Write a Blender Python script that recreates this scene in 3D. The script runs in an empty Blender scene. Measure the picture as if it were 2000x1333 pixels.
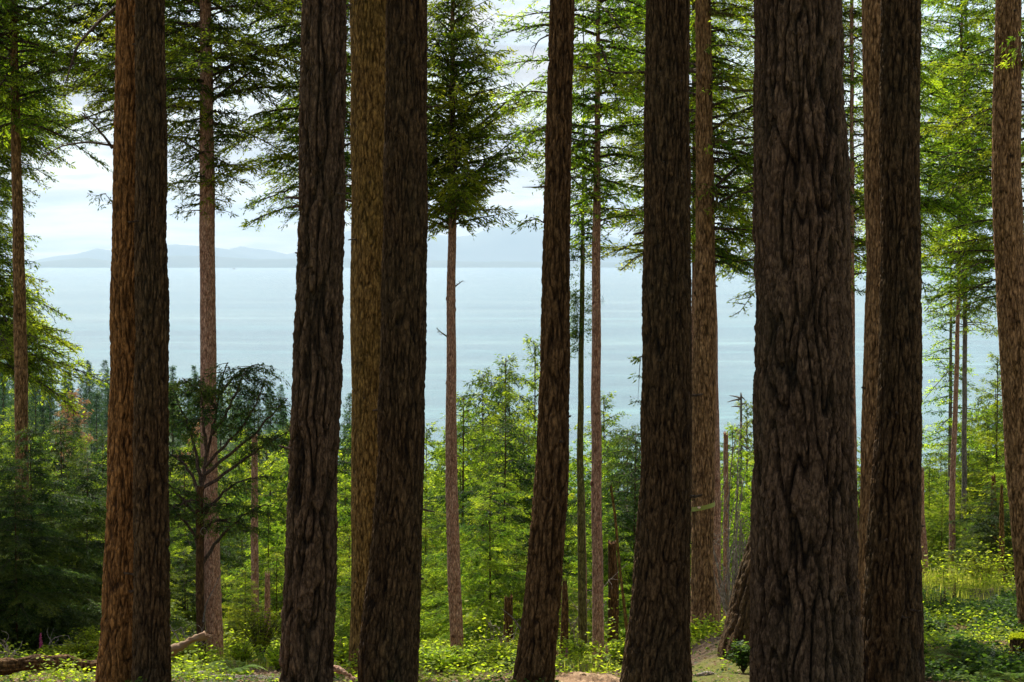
import bpy, math, random
import numpy as np
from mathutils import Vector

# ------------------------------------------------------------------ camera, world, sun, exposure
sc = bpy.context.scene
COL = sc.collection
FPX, HZ = 4000.0, 510.0                       # focal length and true horizon in photo pixels (2000 wide)
PITCH = math.atan((666.5 - HZ) / FPX)
cam_d = bpy.data.cameras.new("camera"); cam = bpy.data.objects.new("camera", cam_d); COL.objects.link(cam)
cam_d.sensor_width = 36.0; cam_d.lens = FPX / 2000 * 36
cam_d.clip_start = 0.5; cam_d.clip_end = 120000
cam.rotation_euler = (math.pi / 2 - PITCH, 0, 0)
sc.camera = cam

SUN_EL, SUN_AZ = math.radians(52), math.radians(-20)   # azimuth from the viewing direction (+y), negative to the left
w = bpy.data.worlds.new("World"); sc.world = w; w.use_nodes = True
nt = w.node_tree; N = nt.nodes; Lk = nt.links; N.clear()
out = N.new("ShaderNodeOutputWorld"); bg = N.new("ShaderNodeBackground"); sky = N.new("ShaderNodeTexSky")
sky.sky_type = 'NISHITA'; sky.sun_disc = False; sky.sun_elevation = SUN_EL; sky.sun_rotation = SUN_AZ
sky.air_density = 1.0; sky.dust_density = 1.5; sky.ozone_density = 1.5
tc = N.new("ShaderNodeTexCoord"); sep = N.new("ShaderNodeSeparateXYZ"); Lk.new(tc.outputs["Generated"], sep.inputs[0])
add = N.new("ShaderNodeMath"); add.operation = 'ADD'; add.inputs[1].default_value = 0.10; Lk.new(sep.outputs["Z"], add.inputs[0])
mx = N.new("ShaderNodeMath"); mx.operation = 'MAXIMUM'; mx.inputs[1].default_value = 0.04; Lk.new(add.outputs[0], mx.inputs[0])
dx = N.new("ShaderNodeMath"); dx.operation = 'DIVIDE'; Lk.new(sep.outputs["X"], dx.inputs[0]); Lk.new(mx.outputs[0], dx.inputs[1])
dy = N.new("ShaderNodeMath"); dy.operation = 'DIVIDE'; Lk.new(sep.outputs["Y"], dy.inputs[0]); Lk.new(mx.outputs[0], dy.inputs[1])
cmb = N.new("ShaderNodeCombineXYZ"); Lk.new(dx.outputs[0], cmb.inputs[0]); Lk.new(dy.outputs[0], cmb.inputs[1])
ns = N.new("ShaderNodeTexNoise"); ns.inputs["Scale"].default_value = 1.5; ns.inputs["Detail"].default_value = 9
ns.inputs["Roughness"].default_value = 0.55; ns.inputs["Distortion"].default_value = 0.3
Lk.new(cmb.outputs[0], ns.inputs["Vector"])
cr = N.new("ShaderNodeValToRGB"); cr.color_ramp.elements[0].position = 0.38; cr.color_ramp.elements[1].position = 0.56
Lk.new(ns.outputs["Fac"], cr.inputs[0])
ns2 = N.new("ShaderNodeTexNoise"); ns2.inputs["Scale"].default_value = 3.4; ns2.inputs["Detail"].default_value = 8
Lk.new(cmb.outputs[0], ns2.inputs["Vector"])
cc = N.new("ShaderNodeValToRGB"); cc.color_ramp.elements[0].position = 0.35; cc.color_ramp.elements[1].position = 0.68
cc.color_ramp.elements[0].color = (0.60, 0.65, 0.75, 1); cc.color_ramp.elements[1].color = (1.10, 1.02, 0.98, 1)
Lk.new(ns2.outputs["Fac"], cc.inputs[0])
cs = N.new("ShaderNodeVectorMath"); cs.operation = 'SCALE'; cs.inputs["Scale"].default_value = 4.15; Lk.new(cc.outputs[0], cs.inputs[0])
hs = N.new("ShaderNodeVectorMath"); hs.operation = 'SCALE'; hs.inputs["Scale"].default_value = 1.0; Lk.new(sky.outputs[0], hs.inputs[0])
mix = N.new("ShaderNodeMix"); mix.data_type = 'RGBA'
cf = N.new("ShaderNodeMath"); cf.operation = 'MULTIPLY'; cf.inputs[1].default_value = 0.92; Lk.new(cr.outputs[0], cf.inputs[0])
Lk.new(cf.outputs[0], mix.inputs[0]); Lk.new(hs.outputs[0], mix.inputs["A"]); Lk.new(cs.outputs[0], mix.inputs["B"])
Lk.new(mix.outputs["Result"], bg.inputs["Color"]); bg.inputs["Strength"].default_value = 0.11
Lk.new(bg.outputs[0], out.inputs[0])

sd = bpy.data.lights.new("sun", 'SUN'); so = bpy.data.objects.new("sun", sd); COL.objects.link(so)
sd.energy = 5.0; sd.angle = math.radians(0.53); sd.color = (1.0, 0.95, 0.86)
sun_dir = Vector((math.sin(SUN_AZ) * math.cos(SUN_EL), math.cos(SUN_AZ) * math.cos(SUN_EL), math.sin(SUN_EL)))
so.rotation_euler = sun_dir.to_track_quat('Z', 'Y').to_euler(); so.location = (0, 0, 60)
sc.view_settings.view_transform = 'Standard'; sc.view_settings.look = 'None'
sc.view_settings.exposure = 0.82; sc.view_settings.gamma = 1.0; sc.view_settings.use_curve_mapping = False
cy = sc.cycles
cy.max_bounces = 6; cy.diffuse_bounces = 3; cy.glossy_bounces = 2; cy.transmission_bounces = 4; cy.volume_bounces = 2
cy.transparent_max_bounces = 4; cy.sample_clamp_indirect = 6; cy.use_adaptive_sampling = True; cy.adaptive_threshold = 0.015
cy.caustics_reflective = False; cy.caustics_refractive = False
cy.use_denoising = True

# ------------------------------------------------------------------ helpers
def P(px, py, D):
    """world point seen at photo pixel (px,py) at forward distance D"""
    u = (px - 1000) / FPX; v = -(py - 666.5) / FPX
    cp, sp = math.cos(PITCH), math.sin(PITCH)
    yy = cp + v * sp; zz = v * cp - sp
    s = D / yy
    return np.array([u * s, D, zz * s])

def sstep(x, a, b):
    t = np.clip((np.asarray(x, float) - a) / (b - a), 0, 1)
    return t * t * (3 - 2 * t)

_G = np.random.RandomState(7)
_perm = _G.permutation(256); _perm = np.concatenate([_perm, _perm, _perm])
_grad = _G.normal(size=(256, 3)); _grad /= np.linalg.norm(_grad, axis=1)[:, None]
def perlin(p, seed=0):
    p = np.asarray(p, float) + seed * 17.31
    i = np.floor(p).astype(int); f = p - i; i &= 255
    u = f * f * f * (f * (f * 6 - 15) + 10)
    r = 0.0
    for a in (0, 1):
        wx = u[:, 0] if a else 1 - u[:, 0]
        for b in (0, 1):
            wy = u[:, 1] if b else 1 - u[:, 1]
            for c in (0, 1):
                wz = u[:, 2] if c else 1 - u[:, 2]
                h = _perm[_perm[_perm[(i[:, 0] + a) & 255] + ((i[:, 1] + b) & 255)] + ((i[:, 2] + c) & 255)]
                g = _grad[h]
                r = r + wx * wy * wz * (g[:, 0] * (f[:, 0] - a) + g[:, 1] * (f[:, 1] - b) + g[:, 2] * (f[:, 2] - c))
    return r * 1.5
def fbm(p, seed=0, oct=4, gain=0.5):
    s, a = 0.0, 1.0
    p = np.asarray(p, float)
    for k in range(oct):
        s = s + a * perlin(p * 2 ** k, seed + k); a *= gain
    return s

def ground(x, y):
    x = np.asarray(x, float); y = np.asarray(y, float)
    z = np.interp(y, [-60, 0, 10, 18, 25, 32, 36, 45, 60, 90, 150, 300, 500, 700, 800, 1000, 1300],
                  [3.0, -1.7, -2.7, -3.80, -4.88, -6.10, -7.1, -9.7, -14, -22, -34, -46, -58, -82, -93, -112, -130])
    yy = np.maximum(y, 5.0); r = x / yy
    z = z + np.interp(r, [-.26, -.2, -.14, -.08, .03], [22, 18, 15, 8, 0]) * sstep(y, 150, 450) * (1 - sstep(y, 550, 800))
    near = sstep(y, 12, 18) * (1 - sstep(y, 90, 140))
    z = z + near * (0.30 * sstep(r, .06, .11) * sstep(y, 18.8, 23) + sstep(r, .165, .205) * np.interp(y, [24, 45, 60, 90], [0, 2.1, 3.2, 3.2]))
    z = z + near * sstep(-r, .14, .2) * np.interp(y, [24, 36, 60], [0, .55, 1.5])
    sh = x.shape
    q = np.stack([x.ravel(), y.ravel(), np.zeros(x.size)], 1)
    n1 = perlin(q / 5.0, 3).reshape(sh); n2 = perlin(q / 1.1, 4).reshape(sh); n3 = perlin(q / 0.4, 5).reshape(sh); n4 = perlin(q / 60, 6).reshape(sh)
    nf = np.clip(y / 200, 0, 1)
    z = z + (1 - nf) * (0.07 * n1 + 0.06 * n2 + 0.03 * n3) + nf * n4 * 2.0
    # mound of dug earth between the leaning trunk and the broad dark trunk
    c = P(1152, 1333, 21.5)
    z = z - 0.04 * np.exp(-(((x - c[0]) / 0.6) ** 2 + ((y - 24.0) / 2.3) ** 2))
    c = P(1420, 1333, 21.5)
    z = z + 0.10 * np.exp(-(((x - c[0]) / 0.5) ** 2 + ((y - 23) / 1.5) ** 2))
    return z
def gz(x, y): return float(ground(np.array([x]), np.array([y]))[0])

def mesh_np(name, verts, quads, mats, parent=None, loc=None, attrs=None, midx=None, smooth=False):
    """verts (n,3), quads (m,4) -> linked object; parent None: the mesh is the thing"""
    me = bpy.data.meshes.new(name)
    verts = np.asarray(verts, np.float32); quads = np.asarray(quads, np.int32)
    if loc is not None: verts = verts - np.asarray(loc, np.float32)
    n, m = len(verts), len(quads)
    me.vertices.add(n); me.vertices.foreach_set("co", verts.ravel())
    me.loops.add(m * 4); me.loops.foreach_set("vertex_index", quads.ravel())
    me.polygons.add(m); me.polygons.foreach_set("loop_start", np.arange(m, dtype=np.int32) * 4)
    me.polygons.foreach_set("loop_total", np.full(m, 4, np.int32))
    if midx is not None: me.polygons.foreach_set("material_index", np.asarray(midx, np.int32))
    me.polygons.foreach_set("use_smooth", np.full(m, smooth, bool))
    for k, a in (attrs or {}).items():
        at = me.attributes.new(k, 'FLOAT', 'POINT'); at.data.foreach_set("value", np.asarray(a, np.float32))
    for mt in mats: me.materials.append(mt)
    me.update(calc_edges=True)
    o = bpy.data.objects.new(name, me); COL.objects.link(o)
    if parent is not None: o.parent = parent
    if loc is not None and parent is None: o.location = loc
    return o

def tag(o, label=None, cat=None, group=None, kind=None):
    if label: o["label"] = label
    if cat: o["category"] = cat
    if group: o["group"] = group
    if kind: o["kind"] = kind
    return o
def empty(name, loc):
    o = bpy.data.objects.new(name, None); COL.objects.link(o); o.location = loc; o.empty_display_size = 0.2
    return o
def copy_tree(root, loc, rz, s, sx=1.0):
    c = root.copy(); COL.objects.link(c); c.location = loc; c.rotation_euler = (0, 0, rz); c.scale = (s * sx, s * sx, s)
    for ch in root.children:
        d = ch.copy(); COL.objects.link(d); d.parent = c
    return c

class Geo:
    """collects quads of wood (material 0) and leaves (material 1)"""
    def __init__(s): s.v = []; s.q = []; s.m = []; s.a = []; s.n = 0
    def add(s, v, q, m, a=None):
        v = np.asarray(v, float).reshape(-1, 3); q = np.asarray(q, int)
        s.v.append(v); s.q.append(q + s.n); s.m.append(np.full(len(q), m)); s.a.append(np.full(len(v), .5) if a is None else np.asarray(a, float))
        s.n += len(v)
    def leaves(s, v4, age_shade):
        n = len(v4)
        if n: s.add(v4.reshape(-1, 3), np.arange(n * 4).reshape(n, 4), 1, np.repeat(age_shade, 4))
    def tube(s, pts, rad, k=6, m=0, a=None):
        v, q = tube(pts, rad, k); s.add(v, q, m, None if a is None else np.full(len(v), a))
    def prisms(s, a, b, r0, r1):
        """many thin 3-sided twigs from a to b"""
        n = len(a)
        if not n: return
        d = b - a; d /= np.linalg.norm(d, axis=1)[:, None] + 1e-9
        e = np.cross(d, [0.12, 0.3, 0.95]); e /= np.linalg.norm(e, axis=1)[:, None] + 1e-9
        f = np.cross(d, e); V = np.zeros((n, 6, 3))
        for k in range(3):
            c, sn = math.cos(2.094 * k), math.sin(2.094 * k)
            o = e * c + f * sn
            V[:, k] = a + o * np.reshape(r0, (-1, 1)); V[:, 3 + k] = b + o * np.reshape(r1, (-1, 1))
        base = np.array([[0, 1, 4, 3], [1, 2, 5, 4], [2, 0, 3, 5]])
        s.add(V.reshape(-1, 3), (base[None] + (np.arange(n) * 6)[:, None, None]).reshape(-1, 4), 0)
    def build(s, name, mats, parent=None, loc=None, smooth=False):
        return mesh_np(name, np.concatenate(s.v), np.concatenate(s.q), mats, parent, loc, {"age_shade": np.concatenate(s.a), "bark": np.full(s.n, .55)}, np.concatenate(s.m), smooth)

def tube(pts, rad, k=6):
    pts = np.asarray(pts, float); n = len(pts); rad = np.broadcast_to(np.asarray(rad, float), (n,))
    t = np.gradient(pts, axis=0); t /= np.linalg.norm(t, axis=1)[:, None] + 1e-9
    ref = np.array([0.0, 0, 1]) if abs(t[0][2]) < .8 else np.array([0.0, 1, 0])
    e = np.cross(t, ref); e /= np.linalg.norm(e, axis=1)[:, None] + 1e-9; f = np.cross(t, e)
    th = np.arange(k) * 2 * math.pi / k
    V = pts[:, None] + rad[:, None, None] * (e[:, None] * np.cos(th)[None, :, None] + f[:, None] * np.sin(th)[None, :, None])
    q = []
    for i in range(n - 1):
        for j in range(k):
            q.append([i * k + j, i * k + (j + 1) % k, (i + 1) * k + (j + 1) % k, (i + 1) * k + j])
    V = V.reshape(-1, 3)
    if k >= 4:                                     # close the ends with a fan of quads round a centre
        for e0, idx in ((0, 0), (n - 1, (n - 1) * k)):
            c = len(V); V = np.vstack([V, pts[e0][None]])
            for j in range(0, k - (k % 2), 2):
                q.append([c, idx + j, idx + (j + 1) % k, idx + (j + 2) % k])
    return V, np.array(q)

def curve(p0, p1, bend, n=8):
    t = np.linspace(0, 1, n)[:, None]; p0 = np.array(p0, float); p1 = np.array(p1, float); bend = np.array(bend, float)
    return p0 + (p1 - p0) * t + bend * (4 * t * (1 - t))

# ------------------------------------------------------------------ materials
def newmat(name):
    m = bpy.data.materials.new(name); m.use_nodes = True; n = m.node_tree.nodes; b = n["Principled BSDF"]
    b.inputs["Roughness"].default_value = 0.85; b.inputs["Specular IOR Level"].default_value = 0.25
    return m, n, m.node_tree.links, b
def ramp(n, pts, interp='LINEAR'):
    r = n.new("ShaderNodeValToRGB"); e = r.color_ramp; e.interpolation = interp
    while len(e.elements) > 1: e.elements.remove(e.elements[-1])
    e.elements[0].position = pts[0][0]; e.elements[0].color = (*pts[0][1], 1)
    for p, c in pts[1:]:
        x = e.elements.new(p); x.color = (*c, 1)
    return r
def noise(n, l, scale, detail=6, rough=.6, vec=None, stretch=None):
    t = n.new("ShaderNodeTexNoise"); t.inputs["Scale"].default_value = scale; t.inputs["Detail"].default_value = detail; t.inputs["Roughness"].default_value = rough
    if stretch:
        tcn = n.new("ShaderNodeTexCoord"); mp = n.new("ShaderNodeMapping"); mp.inputs["Scale"].default_value = stretch
        l.new(tcn.outputs["Object"], mp.inputs[0]); l.new(mp.outputs[0], t.inputs["Vector"])
    elif vec: l.new(vec, t.inputs["Vector"])
    return t
def mixc(n, l, fac, a, b, mode='MIX'):
    m = n.new("ShaderNodeMix"); m.data_type = 'RGBA'; m.blend_type = mode
    for inp, v in ((m.inputs[0], fac), (m.inputs["A"], a), (m.inputs["B"], b)):
        if isinstance(v, (int, float)): inp.default_value = v
        elif isinstance(v, tuple): inp.default_value = (*v, 1)
        else: l.new(v, inp)
    return m.outputs["Result"]

def bark_mat(name, deep, mid, high, tint=(.05, .055, .02), tint_amt=.25, fine=1.0):
    m, n, l, b = newmat(name)
    at = n.new("ShaderNodeAttribute"); at.attribute_name = "bark"
    r = ramp(n, [(0.0, deep), (0.45, mid), (0.95, high)])
    nf = noise(n, l, 26 * fine, 7, .65, stretch=(1, 1, .22))
    ma = n.new("ShaderNodeMath"); ma.operation = 'MULTIPLY_ADD'; ma.inputs[1].default_value = .7; ma.inputs[2].default_value = -.35; l.new(nf.outputs["Fac"], ma.inputs[0])
    ad = n.new("ShaderNodeMath"); ad.operation = 'ADD'; l.new(ma.outputs[0], ad.inputs[0]); l.new(at.outputs["Fac"], ad.inputs[1]); l.new(ad.outputs[0], r.inputs[0])
    nb = noise(n, l, 1.6, 5, .6, stretch=(1, 1, .4)); rb = ramp(n, [(.42, (0, 0, 0)), (.68, (1, 1, 1))]); l.new(nb.outputs["Fac"], rb.inputs[0])
    mm = n.new("ShaderNodeMath"); mm.operation = 'MULTIPLY'; mm.inputs[1].default_value = tint_amt; l.new(rb.outputs[0], mm.inputs[0])
    c = mixc(n, l, mm.outputs[0], r.outputs[0], tint)
    nv = noise(n, l, 42 * fine, 5, .7, stretch=(1, 1, .42)); rv = ramp(n, [(.30, (.45, .43, .42)), (.5, (.95, .95, .95)), (.70, (1.75, 1.72, 1.68))]); l.new(nv.outputs["Fac"], rv.inputs[0])
    c = mixc(n, l, 1.0, c, rv.outputs[0], 'MULTIPLY')
    tcn = n.new("ShaderNodeTexCoord"); mp = n.new("ShaderNodeMapping"); mp.inputs["Scale"].default_value = (1, 1, .30); l.new(tcn.outputs["Object"], mp.inputs[0])
    wn = n.new("ShaderNodeTexNoise"); wn.inputs["Scale"].default_value = 22 * fine; wn.inputs["Detail"].default_value = 3; l.new(mp.outputs[0], wn.inputs["Vector"])
    wa = n.new("ShaderNodeVectorMath"); wa.operation = 'MULTIPLY_ADD'; l.new(wn.outputs["Color"], wa.inputs[0]); wa.inputs[1].default_value = (.07 / fine,) * 3; l.new(mp.outputs[0], wa.inputs[2])
    vo = n.new("ShaderNodeTexVoronoi"); vo.feature = 'DISTANCE_TO_EDGE'; vo.inputs["Scale"].default_value = 23 * fine; l.new(wa.outputs[0], vo.inputs["Vector"])
    rc = ramp(n, [(0.0, (.22, .20, .18)), (.10, (.72, .70, .68)), (.26, (1.12, 1.12, 1.12))]); l.new(vo.outputs["Distance"], rc.inputs[0])
    c = mixc(n, l, .62, c, rc.outputs[0], 'MULTIPLY')
    l.new(c, b.inputs["Base Color"])
    hh = n.new("ShaderNodeMath"); hh.operation = 'MULTIPLY_ADD'; hh.inputs[1].default_value = .8; l.new(rc.outputs[0], hh.inputs[0]); l.new(nf.outputs["Fac"], hh.inputs[2])
    bp = n.new("ShaderNodeBump"); bp.inputs["Strength"].default_value = .9; bp.inputs["Distance"].default_value = .016 / fine
    l.new(hh.outputs[0], bp.inputs["Height"]); l.new(bp.outputs[0], b.inputs["Normal"])
    b.inputs["Roughness"].default_value = .92; b.inputs["Specular IOR Level"].default_value = .15
    return m
M = {}
M['bark_dark'] = bark_mat("bark_dark", (.007, .0038, .0015), (.052, .029, .011), (.120, .071, .030), (.065, .058, .028), .4)
M['bark_grey'] = bark_mat("bark_grey", (.006, .0038, .002), (.044, .026, .012), (.135, .083, .046), (.075, .064, .032), .35)
M['bark_red'] = bark_mat("bark_red", (.016, .007, .002), (.160, .072, .021), (.33, .158, .050), (.10, .06, .012), .3)
M['bark_brown'] = bark_mat("bark_brown", (.012, .006, .0022), (.088, .045, .016), (.20, .112, .046), (.07, .048, .010), .25)
M['bark_tan'] = bark_mat("bark_tan", (.026, .013, .005), (.20, .11, .045), (.40, .24, .115), (.12, .085, .02), .25)
M['bark_olive'] = bark_mat("bark_olive", (.022, .011, .002), (.155, .085, .022), (.30, .18, .055), (.10, .08, .010), .4)
M['bark_thin'] = bark_mat("bark_thin", (.17, .078, .048), (.42, .225, .145), (.56, .36, .25), (.11, .08, .03), .2, 1.6)
M['bark_pale'] = bark_mat("bark_pale", (.06, .05, .04), (.20, .165, .13), (.33, .285, .24), (.13, .12, .06), .3, 1.6)
M['twig'] = bark_mat("twig_bark", (.05, .03, .02), (.09, .06, .04), (.12, .085, .06), (.07, .07, .03), .4)
M['moss_limb'] = bark_mat("mossy_bark", (.06, .045, .02), (.12, .10, .035), (.17, .15, .06), (.10, .12, .02), .6)
M['dead'] = bark_mat("dead_wood", (.12, .095, .07), (.30, .25, .20), (.42, .36, .30), (.2, .17, .12), .3)

def leaf_mat(name, dark, mid, new, trans=.60, tcol=3.0):
    m, n, l, b = newmat(name)
    gi = n.new("ShaderNodeNewGeometry"); at = n.new("ShaderNodeAttribute"); at.attribute_name = "age_shade"
    oi = n.new("ShaderNodeObjectInfo")
    nz = noise(n, l, 1.3, 3, .5, stretch=(1, 1, 1))
    s1 = n.new("ShaderNodeMath"); s1.operation = 'MULTIPLY_ADD'; s1.inputs[1].default_value = .40; l.new(gi.outputs["Random Per Island"], s1.inputs[0])
    s2 = n.new("ShaderNodeMath"); s2.operation = 'MULTIPLY_ADD'; s2.inputs[1].default_value = .40; s2.inputs[2].default_value = -.12; l.new(at.outputs["Fac"], s2.inputs[0]); l.new(s2.outputs[0], s1.inputs[2])
    s3 = n.new("ShaderNodeMath"); s3.operation = 'MULTIPLY_ADD'; s3.inputs[1].default_value = .55; l.new(nz.outputs["Fac"], s3.inputs[0]); l.new(s1.outputs[0], s3.inputs[2])
    r = ramp(n, [(.22, dark), (.55, mid), (.92, new)]); l.new(s3.outputs[0], r.inputs[0])
    hv = n.new("ShaderNodeHueSaturation"); l.new(r.outputs[0], hv.inputs["Color"])
    mr = n.new("ShaderNodeMapRange"); mr.inputs["To Min"].default_value = .482; mr.inputs["To Max"].default_value = .508; l.new(oi.outputs["Random"], mr.inputs[0]); l.new(mr.outputs[0], hv.inputs["Hue"])
    mr2 = n.new("ShaderNodeMapRange"); mr2.inputs["To Min"].default_value = .78; mr2.inputs["To Max"].default_value = 1.28; l.new(oi.outputs["Random"], mr2.inputs[0]); l.new(mr2.outputs[0], hv.inputs["Value"])
    l.new(hv.outputs[0], b.inputs["Base Color"]); b.inputs["Roughness"].default_value = .55; b.inputs["Specular IOR Level"].default_value = .07
    tr = n.new("ShaderNodeBsdfTranslucent"); tm = mixc(n, l, 1.0, hv.outputs[0], (tcol * 1.15, tcol * 1.1, tcol * .5), 'MULTIPLY'); l.new(tm, tr.inputs[0])
    ms = n.new("ShaderNodeMixShader"); ms.inputs[0].default_value = trans; l.new(b.outputs[0], ms.inputs[1]); l.new(tr.outputs[0], ms.inputs[2])
    l.new(ms.outputs[0], n["Material Output"].inputs[0])
    return m
M['needle'] = leaf_mat("needles", (.020, .052, .008), (.095, .148, .018), (.23, .275, .026))
M['needle_bright'] = leaf_mat("needles_bright", (.028, .066, .008), (.118, .175, .020), (.27, .315, .030))
M['needle_lime'] = leaf_mat("needles_lime", (.04, .085, .008), (.165, .20, .018), (.32, .33, .028))
M['needle_fresh'] = leaf_mat("needles_fresh", (.028, .075, .012), (.108, .163, .020), (.235, .27, .032))
M['needle_dark'] = leaf_mat("needles_dark", (.012, .034, .010), (.042, .085, .018), (.13, .175, .026), .35)
M['needle_far'] = leaf_mat("needles_far", (.020, .055, .030), (.035, .085, .035), (.075, .13, .04), .3)
M['needle_rust'] = leaf_mat("needles_rust", (.15, .09, .06), (.22, .13, .09), (.28, .18, .12), .3)
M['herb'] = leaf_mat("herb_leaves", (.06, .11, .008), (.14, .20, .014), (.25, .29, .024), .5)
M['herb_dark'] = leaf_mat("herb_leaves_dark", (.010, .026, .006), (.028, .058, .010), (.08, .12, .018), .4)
M['litter'] = leaf_mat("dry_litter", (.08, .045, .022), (.22, .135, .07), (.36, .25, .14), .15, 1.0)
M['grass'] = leaf_mat("grass_blades", (.07, .10, .02), (.15, .18, .03), (.30, .28, .09), .5)
M['fern'] = leaf_mat("fern_fronds", (.05, .11, .015), (.11, .19, .02), (.20, .27, .04), .5)
M['pink'] = leaf_mat("foxglove_bells", (.35, .05, .18), (.50, .09, .27), (.60, .22, .40), .4, 1.1)
M['white_bell'] = leaf_mat("white_bells", (.5, .5, .42), (.6, .6, .55), (.7, .7, .66), .3, 1.0)
M['dry_stalk'] = leaf_mat("dry_seed_stalk", (.05, .025, .02), (.08, .04, .03), (.12, .06, .04), .2)

def ground_mat():
    m, n, l, b = newmat("forest_soil")
    a = noise(n, l, 1.2, 8, .62, stretch=(1, 1, 1)); r = ramp(n, [(.35, (.055, .036, .02)), (.5, (.13, .085, .05)), (.66, (.26, .18, .11))]); l.new(a.outputs["Fac"], r.inputs[0])
    g = noise(n, l, .8, 6, .6, stretch=(1, 1, 1)); g.inputs["Distortion"].default_value = .6
    rg = ramp(n, [(.46, (0, 0, 0)), (.56, (1, 1, 1))]); l.new(g.outputs["Fac"], rg.inputs[0])
    f = noise(n, l, 30, 6, .7, stretch=(1, 1, 1)); rf = ramp(n, [(.3, (.45, .45, .45)), (.7, (1.5, 1.4, 1.3))]); l.new(f.outputs["Fac"], rf.inputs[0])
    c = mixc(n, l, rg.outputs[0], r.outputs[0], (.13, .14, .02)); c = mixc(n, l, 1.0, c, rf.outputs[0], 'MULTIPLY')
    tg = n.new("ShaderNodeTexCoord"); sg = n.new("ShaderNodeSeparateXYZ"); l.new(tg.outputs["Object"], sg.inputs[0]); mg = n.new("ShaderNodeMapRange"); mg.inputs["From Min"].default_value = 40; mg.inputs["From Max"].default_value = 70; l.new(sg.outputs["Y"], mg.inputs[0])
    fg = noise(n, l, .35, 6, .7, stretch=(1, 1, 1)); rg2 = ramp(n, [(.35, (.015, .03, .010)), (.65, (.06, .09, .02))]); l.new(fg.outputs["Fac"], rg2.inputs[0]); c = mixc(n, l, mg.outputs[0], c, rg2.outputs[0])
    l.new(c, b.inputs["Base Color"]); b.inputs["Roughness"].default_value = .95
    bp = n.new("ShaderNodeBump"); bp.inputs["Strength"].default_value = 1; bp.inputs["Distance"].default_value = .03; l.new(f.outputs["Fac"], bp.inputs["Height"]); l.new(bp.outputs[0], b.inputs["Normal"])
    return m
M['soil'] = ground_mat()

def sea_mat():
    m, n, l, b = newmat("sea_water")
    a = noise(n, l, .0006, 5, .55, stretch=(1, 3.5, 1))
    r = ramp(n, [(.35, (.030, .098, .11)), (.5, (.052, .130, .135)), (.65, (.085, .165, .16))]); l.new(a.outputs["Fac"], r.inputs[0])
    rp = noise(n, l, .022, 9, .75, stretch=(1, 1.4, 1)); rr = ramp(n, [(.32, (.70, .74, .78)), (.5, (1, 1, 1)), (.68, (1.55, 1.45, 1.4))]); l.new(rp.outputs["Fac"], rr.inputs[0]); st = noise(n, l, .0011, 7, .6, stretch=(1, 7, 1)); sr = ramp(n, [(.45, (1, 1, 1)), (.60, (1.5, 1.4, 1.3)), (.68, (2.3, 2.0, 1.8))]); l.new(st.outputs["Fac"], sr.inputs[0]); l.new(mixc(n, l, 1.0, mixc(n, l, 1.0, r.outputs[0], rr.outputs[0], 'MULTIPLY'), sr.outputs[0], 'MULTIPLY'), b.inputs["Base Color"])  # ripple shading and pale light streaks painted into the water colour
    b.inputs["Roughness"].default_value = .16; b.inputs["Specular IOR Level"].default_value = .5; b.inputs["IOR"].default_value = 1.33
    w1 = noise(n, l, .12, 6, .65, stretch=(1, 1.6, 1)); bp = n.new("ShaderNodeBump"); bp.inputs["Strength"].default_value = 1.0; bp.inputs["Distance"].default_value = 0.9
    l.new(w1.outputs["Fac"], bp.inputs["Height"]); l.new(bp.outputs[0], b.inputs["Normal"])
    return m
M['sea'] = sea_mat()
def hill_mat():
    m, n, l, b = newmat("forested_hills")
    a = noise(n, l, .0008, 6, .6, stretch=(1, 1, 1)); r = ramp(n, [(.3, (.035, .06, .045)), (.7, (.09, .11, .08))]); l.new(a.outputs["Fac"], r.inputs[0]); l.new(r.outputs[0], b.inputs["Base Color"])
    b.inputs["Roughness"].default_value = 1; return m
M['hill'] = hill_mat()
def plain(name, col, rough=.6):
    m, n, l, b = newmat(name); f = noise(n, l, 14, 4, .6, stretch=(1, 1, 1)); c = mixc(n, l, .25, col, f.outputs["Color"], 'OVERLAY')
    l.new(c, b.inputs["Base Color"]); b.inputs["Roughness"].default_value = rough; return m
M['white'] = plain("boat_white", (.82, .82, .80), .4)
M['rock'] = plain("dark_rock", (.12, .11, .10), .9)
M['tape'] = plain("flagging_tape", (.30, .33, .07), .5)
M['tape_tag'] = plain("tape_tag", (.85, .62, .5), .5)
M['wood_cut'] = plain("weathered_wood", (.24, .15, .08), .8)

# ------------------------------------------------------------------ setting: ground, sea, mountains
def grid(name, xs, ys, zf, mat, smooth=True):
    X, Y = np.meshgrid(xs, ys); Z = zf(X, Y); v = np.stack([X, Y, Z], -1).reshape(-1, 3); nx = len(xs)
    i = np.arange((len(ys) - 1) * (nx - 1)); a = (i // (nx - 1)) * nx + i % (nx - 1)
    return mesh_np(name, v, np.stack([a, a + 1, a + nx + 1, a + nx], 1), [mat], smooth=smooth)
def fan_ground():
    ys = np.concatenate([np.linspace(-60, 12, 25), np.linspace(12.3, 38, 320), np.geomspace(38.5, 1300, 110)])
    us = np.concatenate([np.linspace(-1.6, -.30, 26)[:-1], np.linspace(-.30, .30, 420), np.linspace(.30, 1.6, 26)[1:]])
    W = np.maximum(np.abs(ys), 30)[:, None]
    W = np.where(ys[:, None] < 30, 30 , ys[:, None])
    X = us[None] * W; Y = np.repeat(ys[:, None], len(us), 1); Z = ground(X, Y)
    v = np.stack([X, Y, Z], -1).reshape(-1, 3); nx = len(us)
    i = np.arange((len(ys) - 1) * (nx - 1)); a = (i // (nx - 1)) * nx + i % (nx - 1)
    o = mesh_np("ground", v, np.stack([a, a + 1, a + nx + 1, a + nx], 1), [M['soil']], smooth=True)
    tag(o, kind="structure"); return o
fan_ground()
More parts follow.
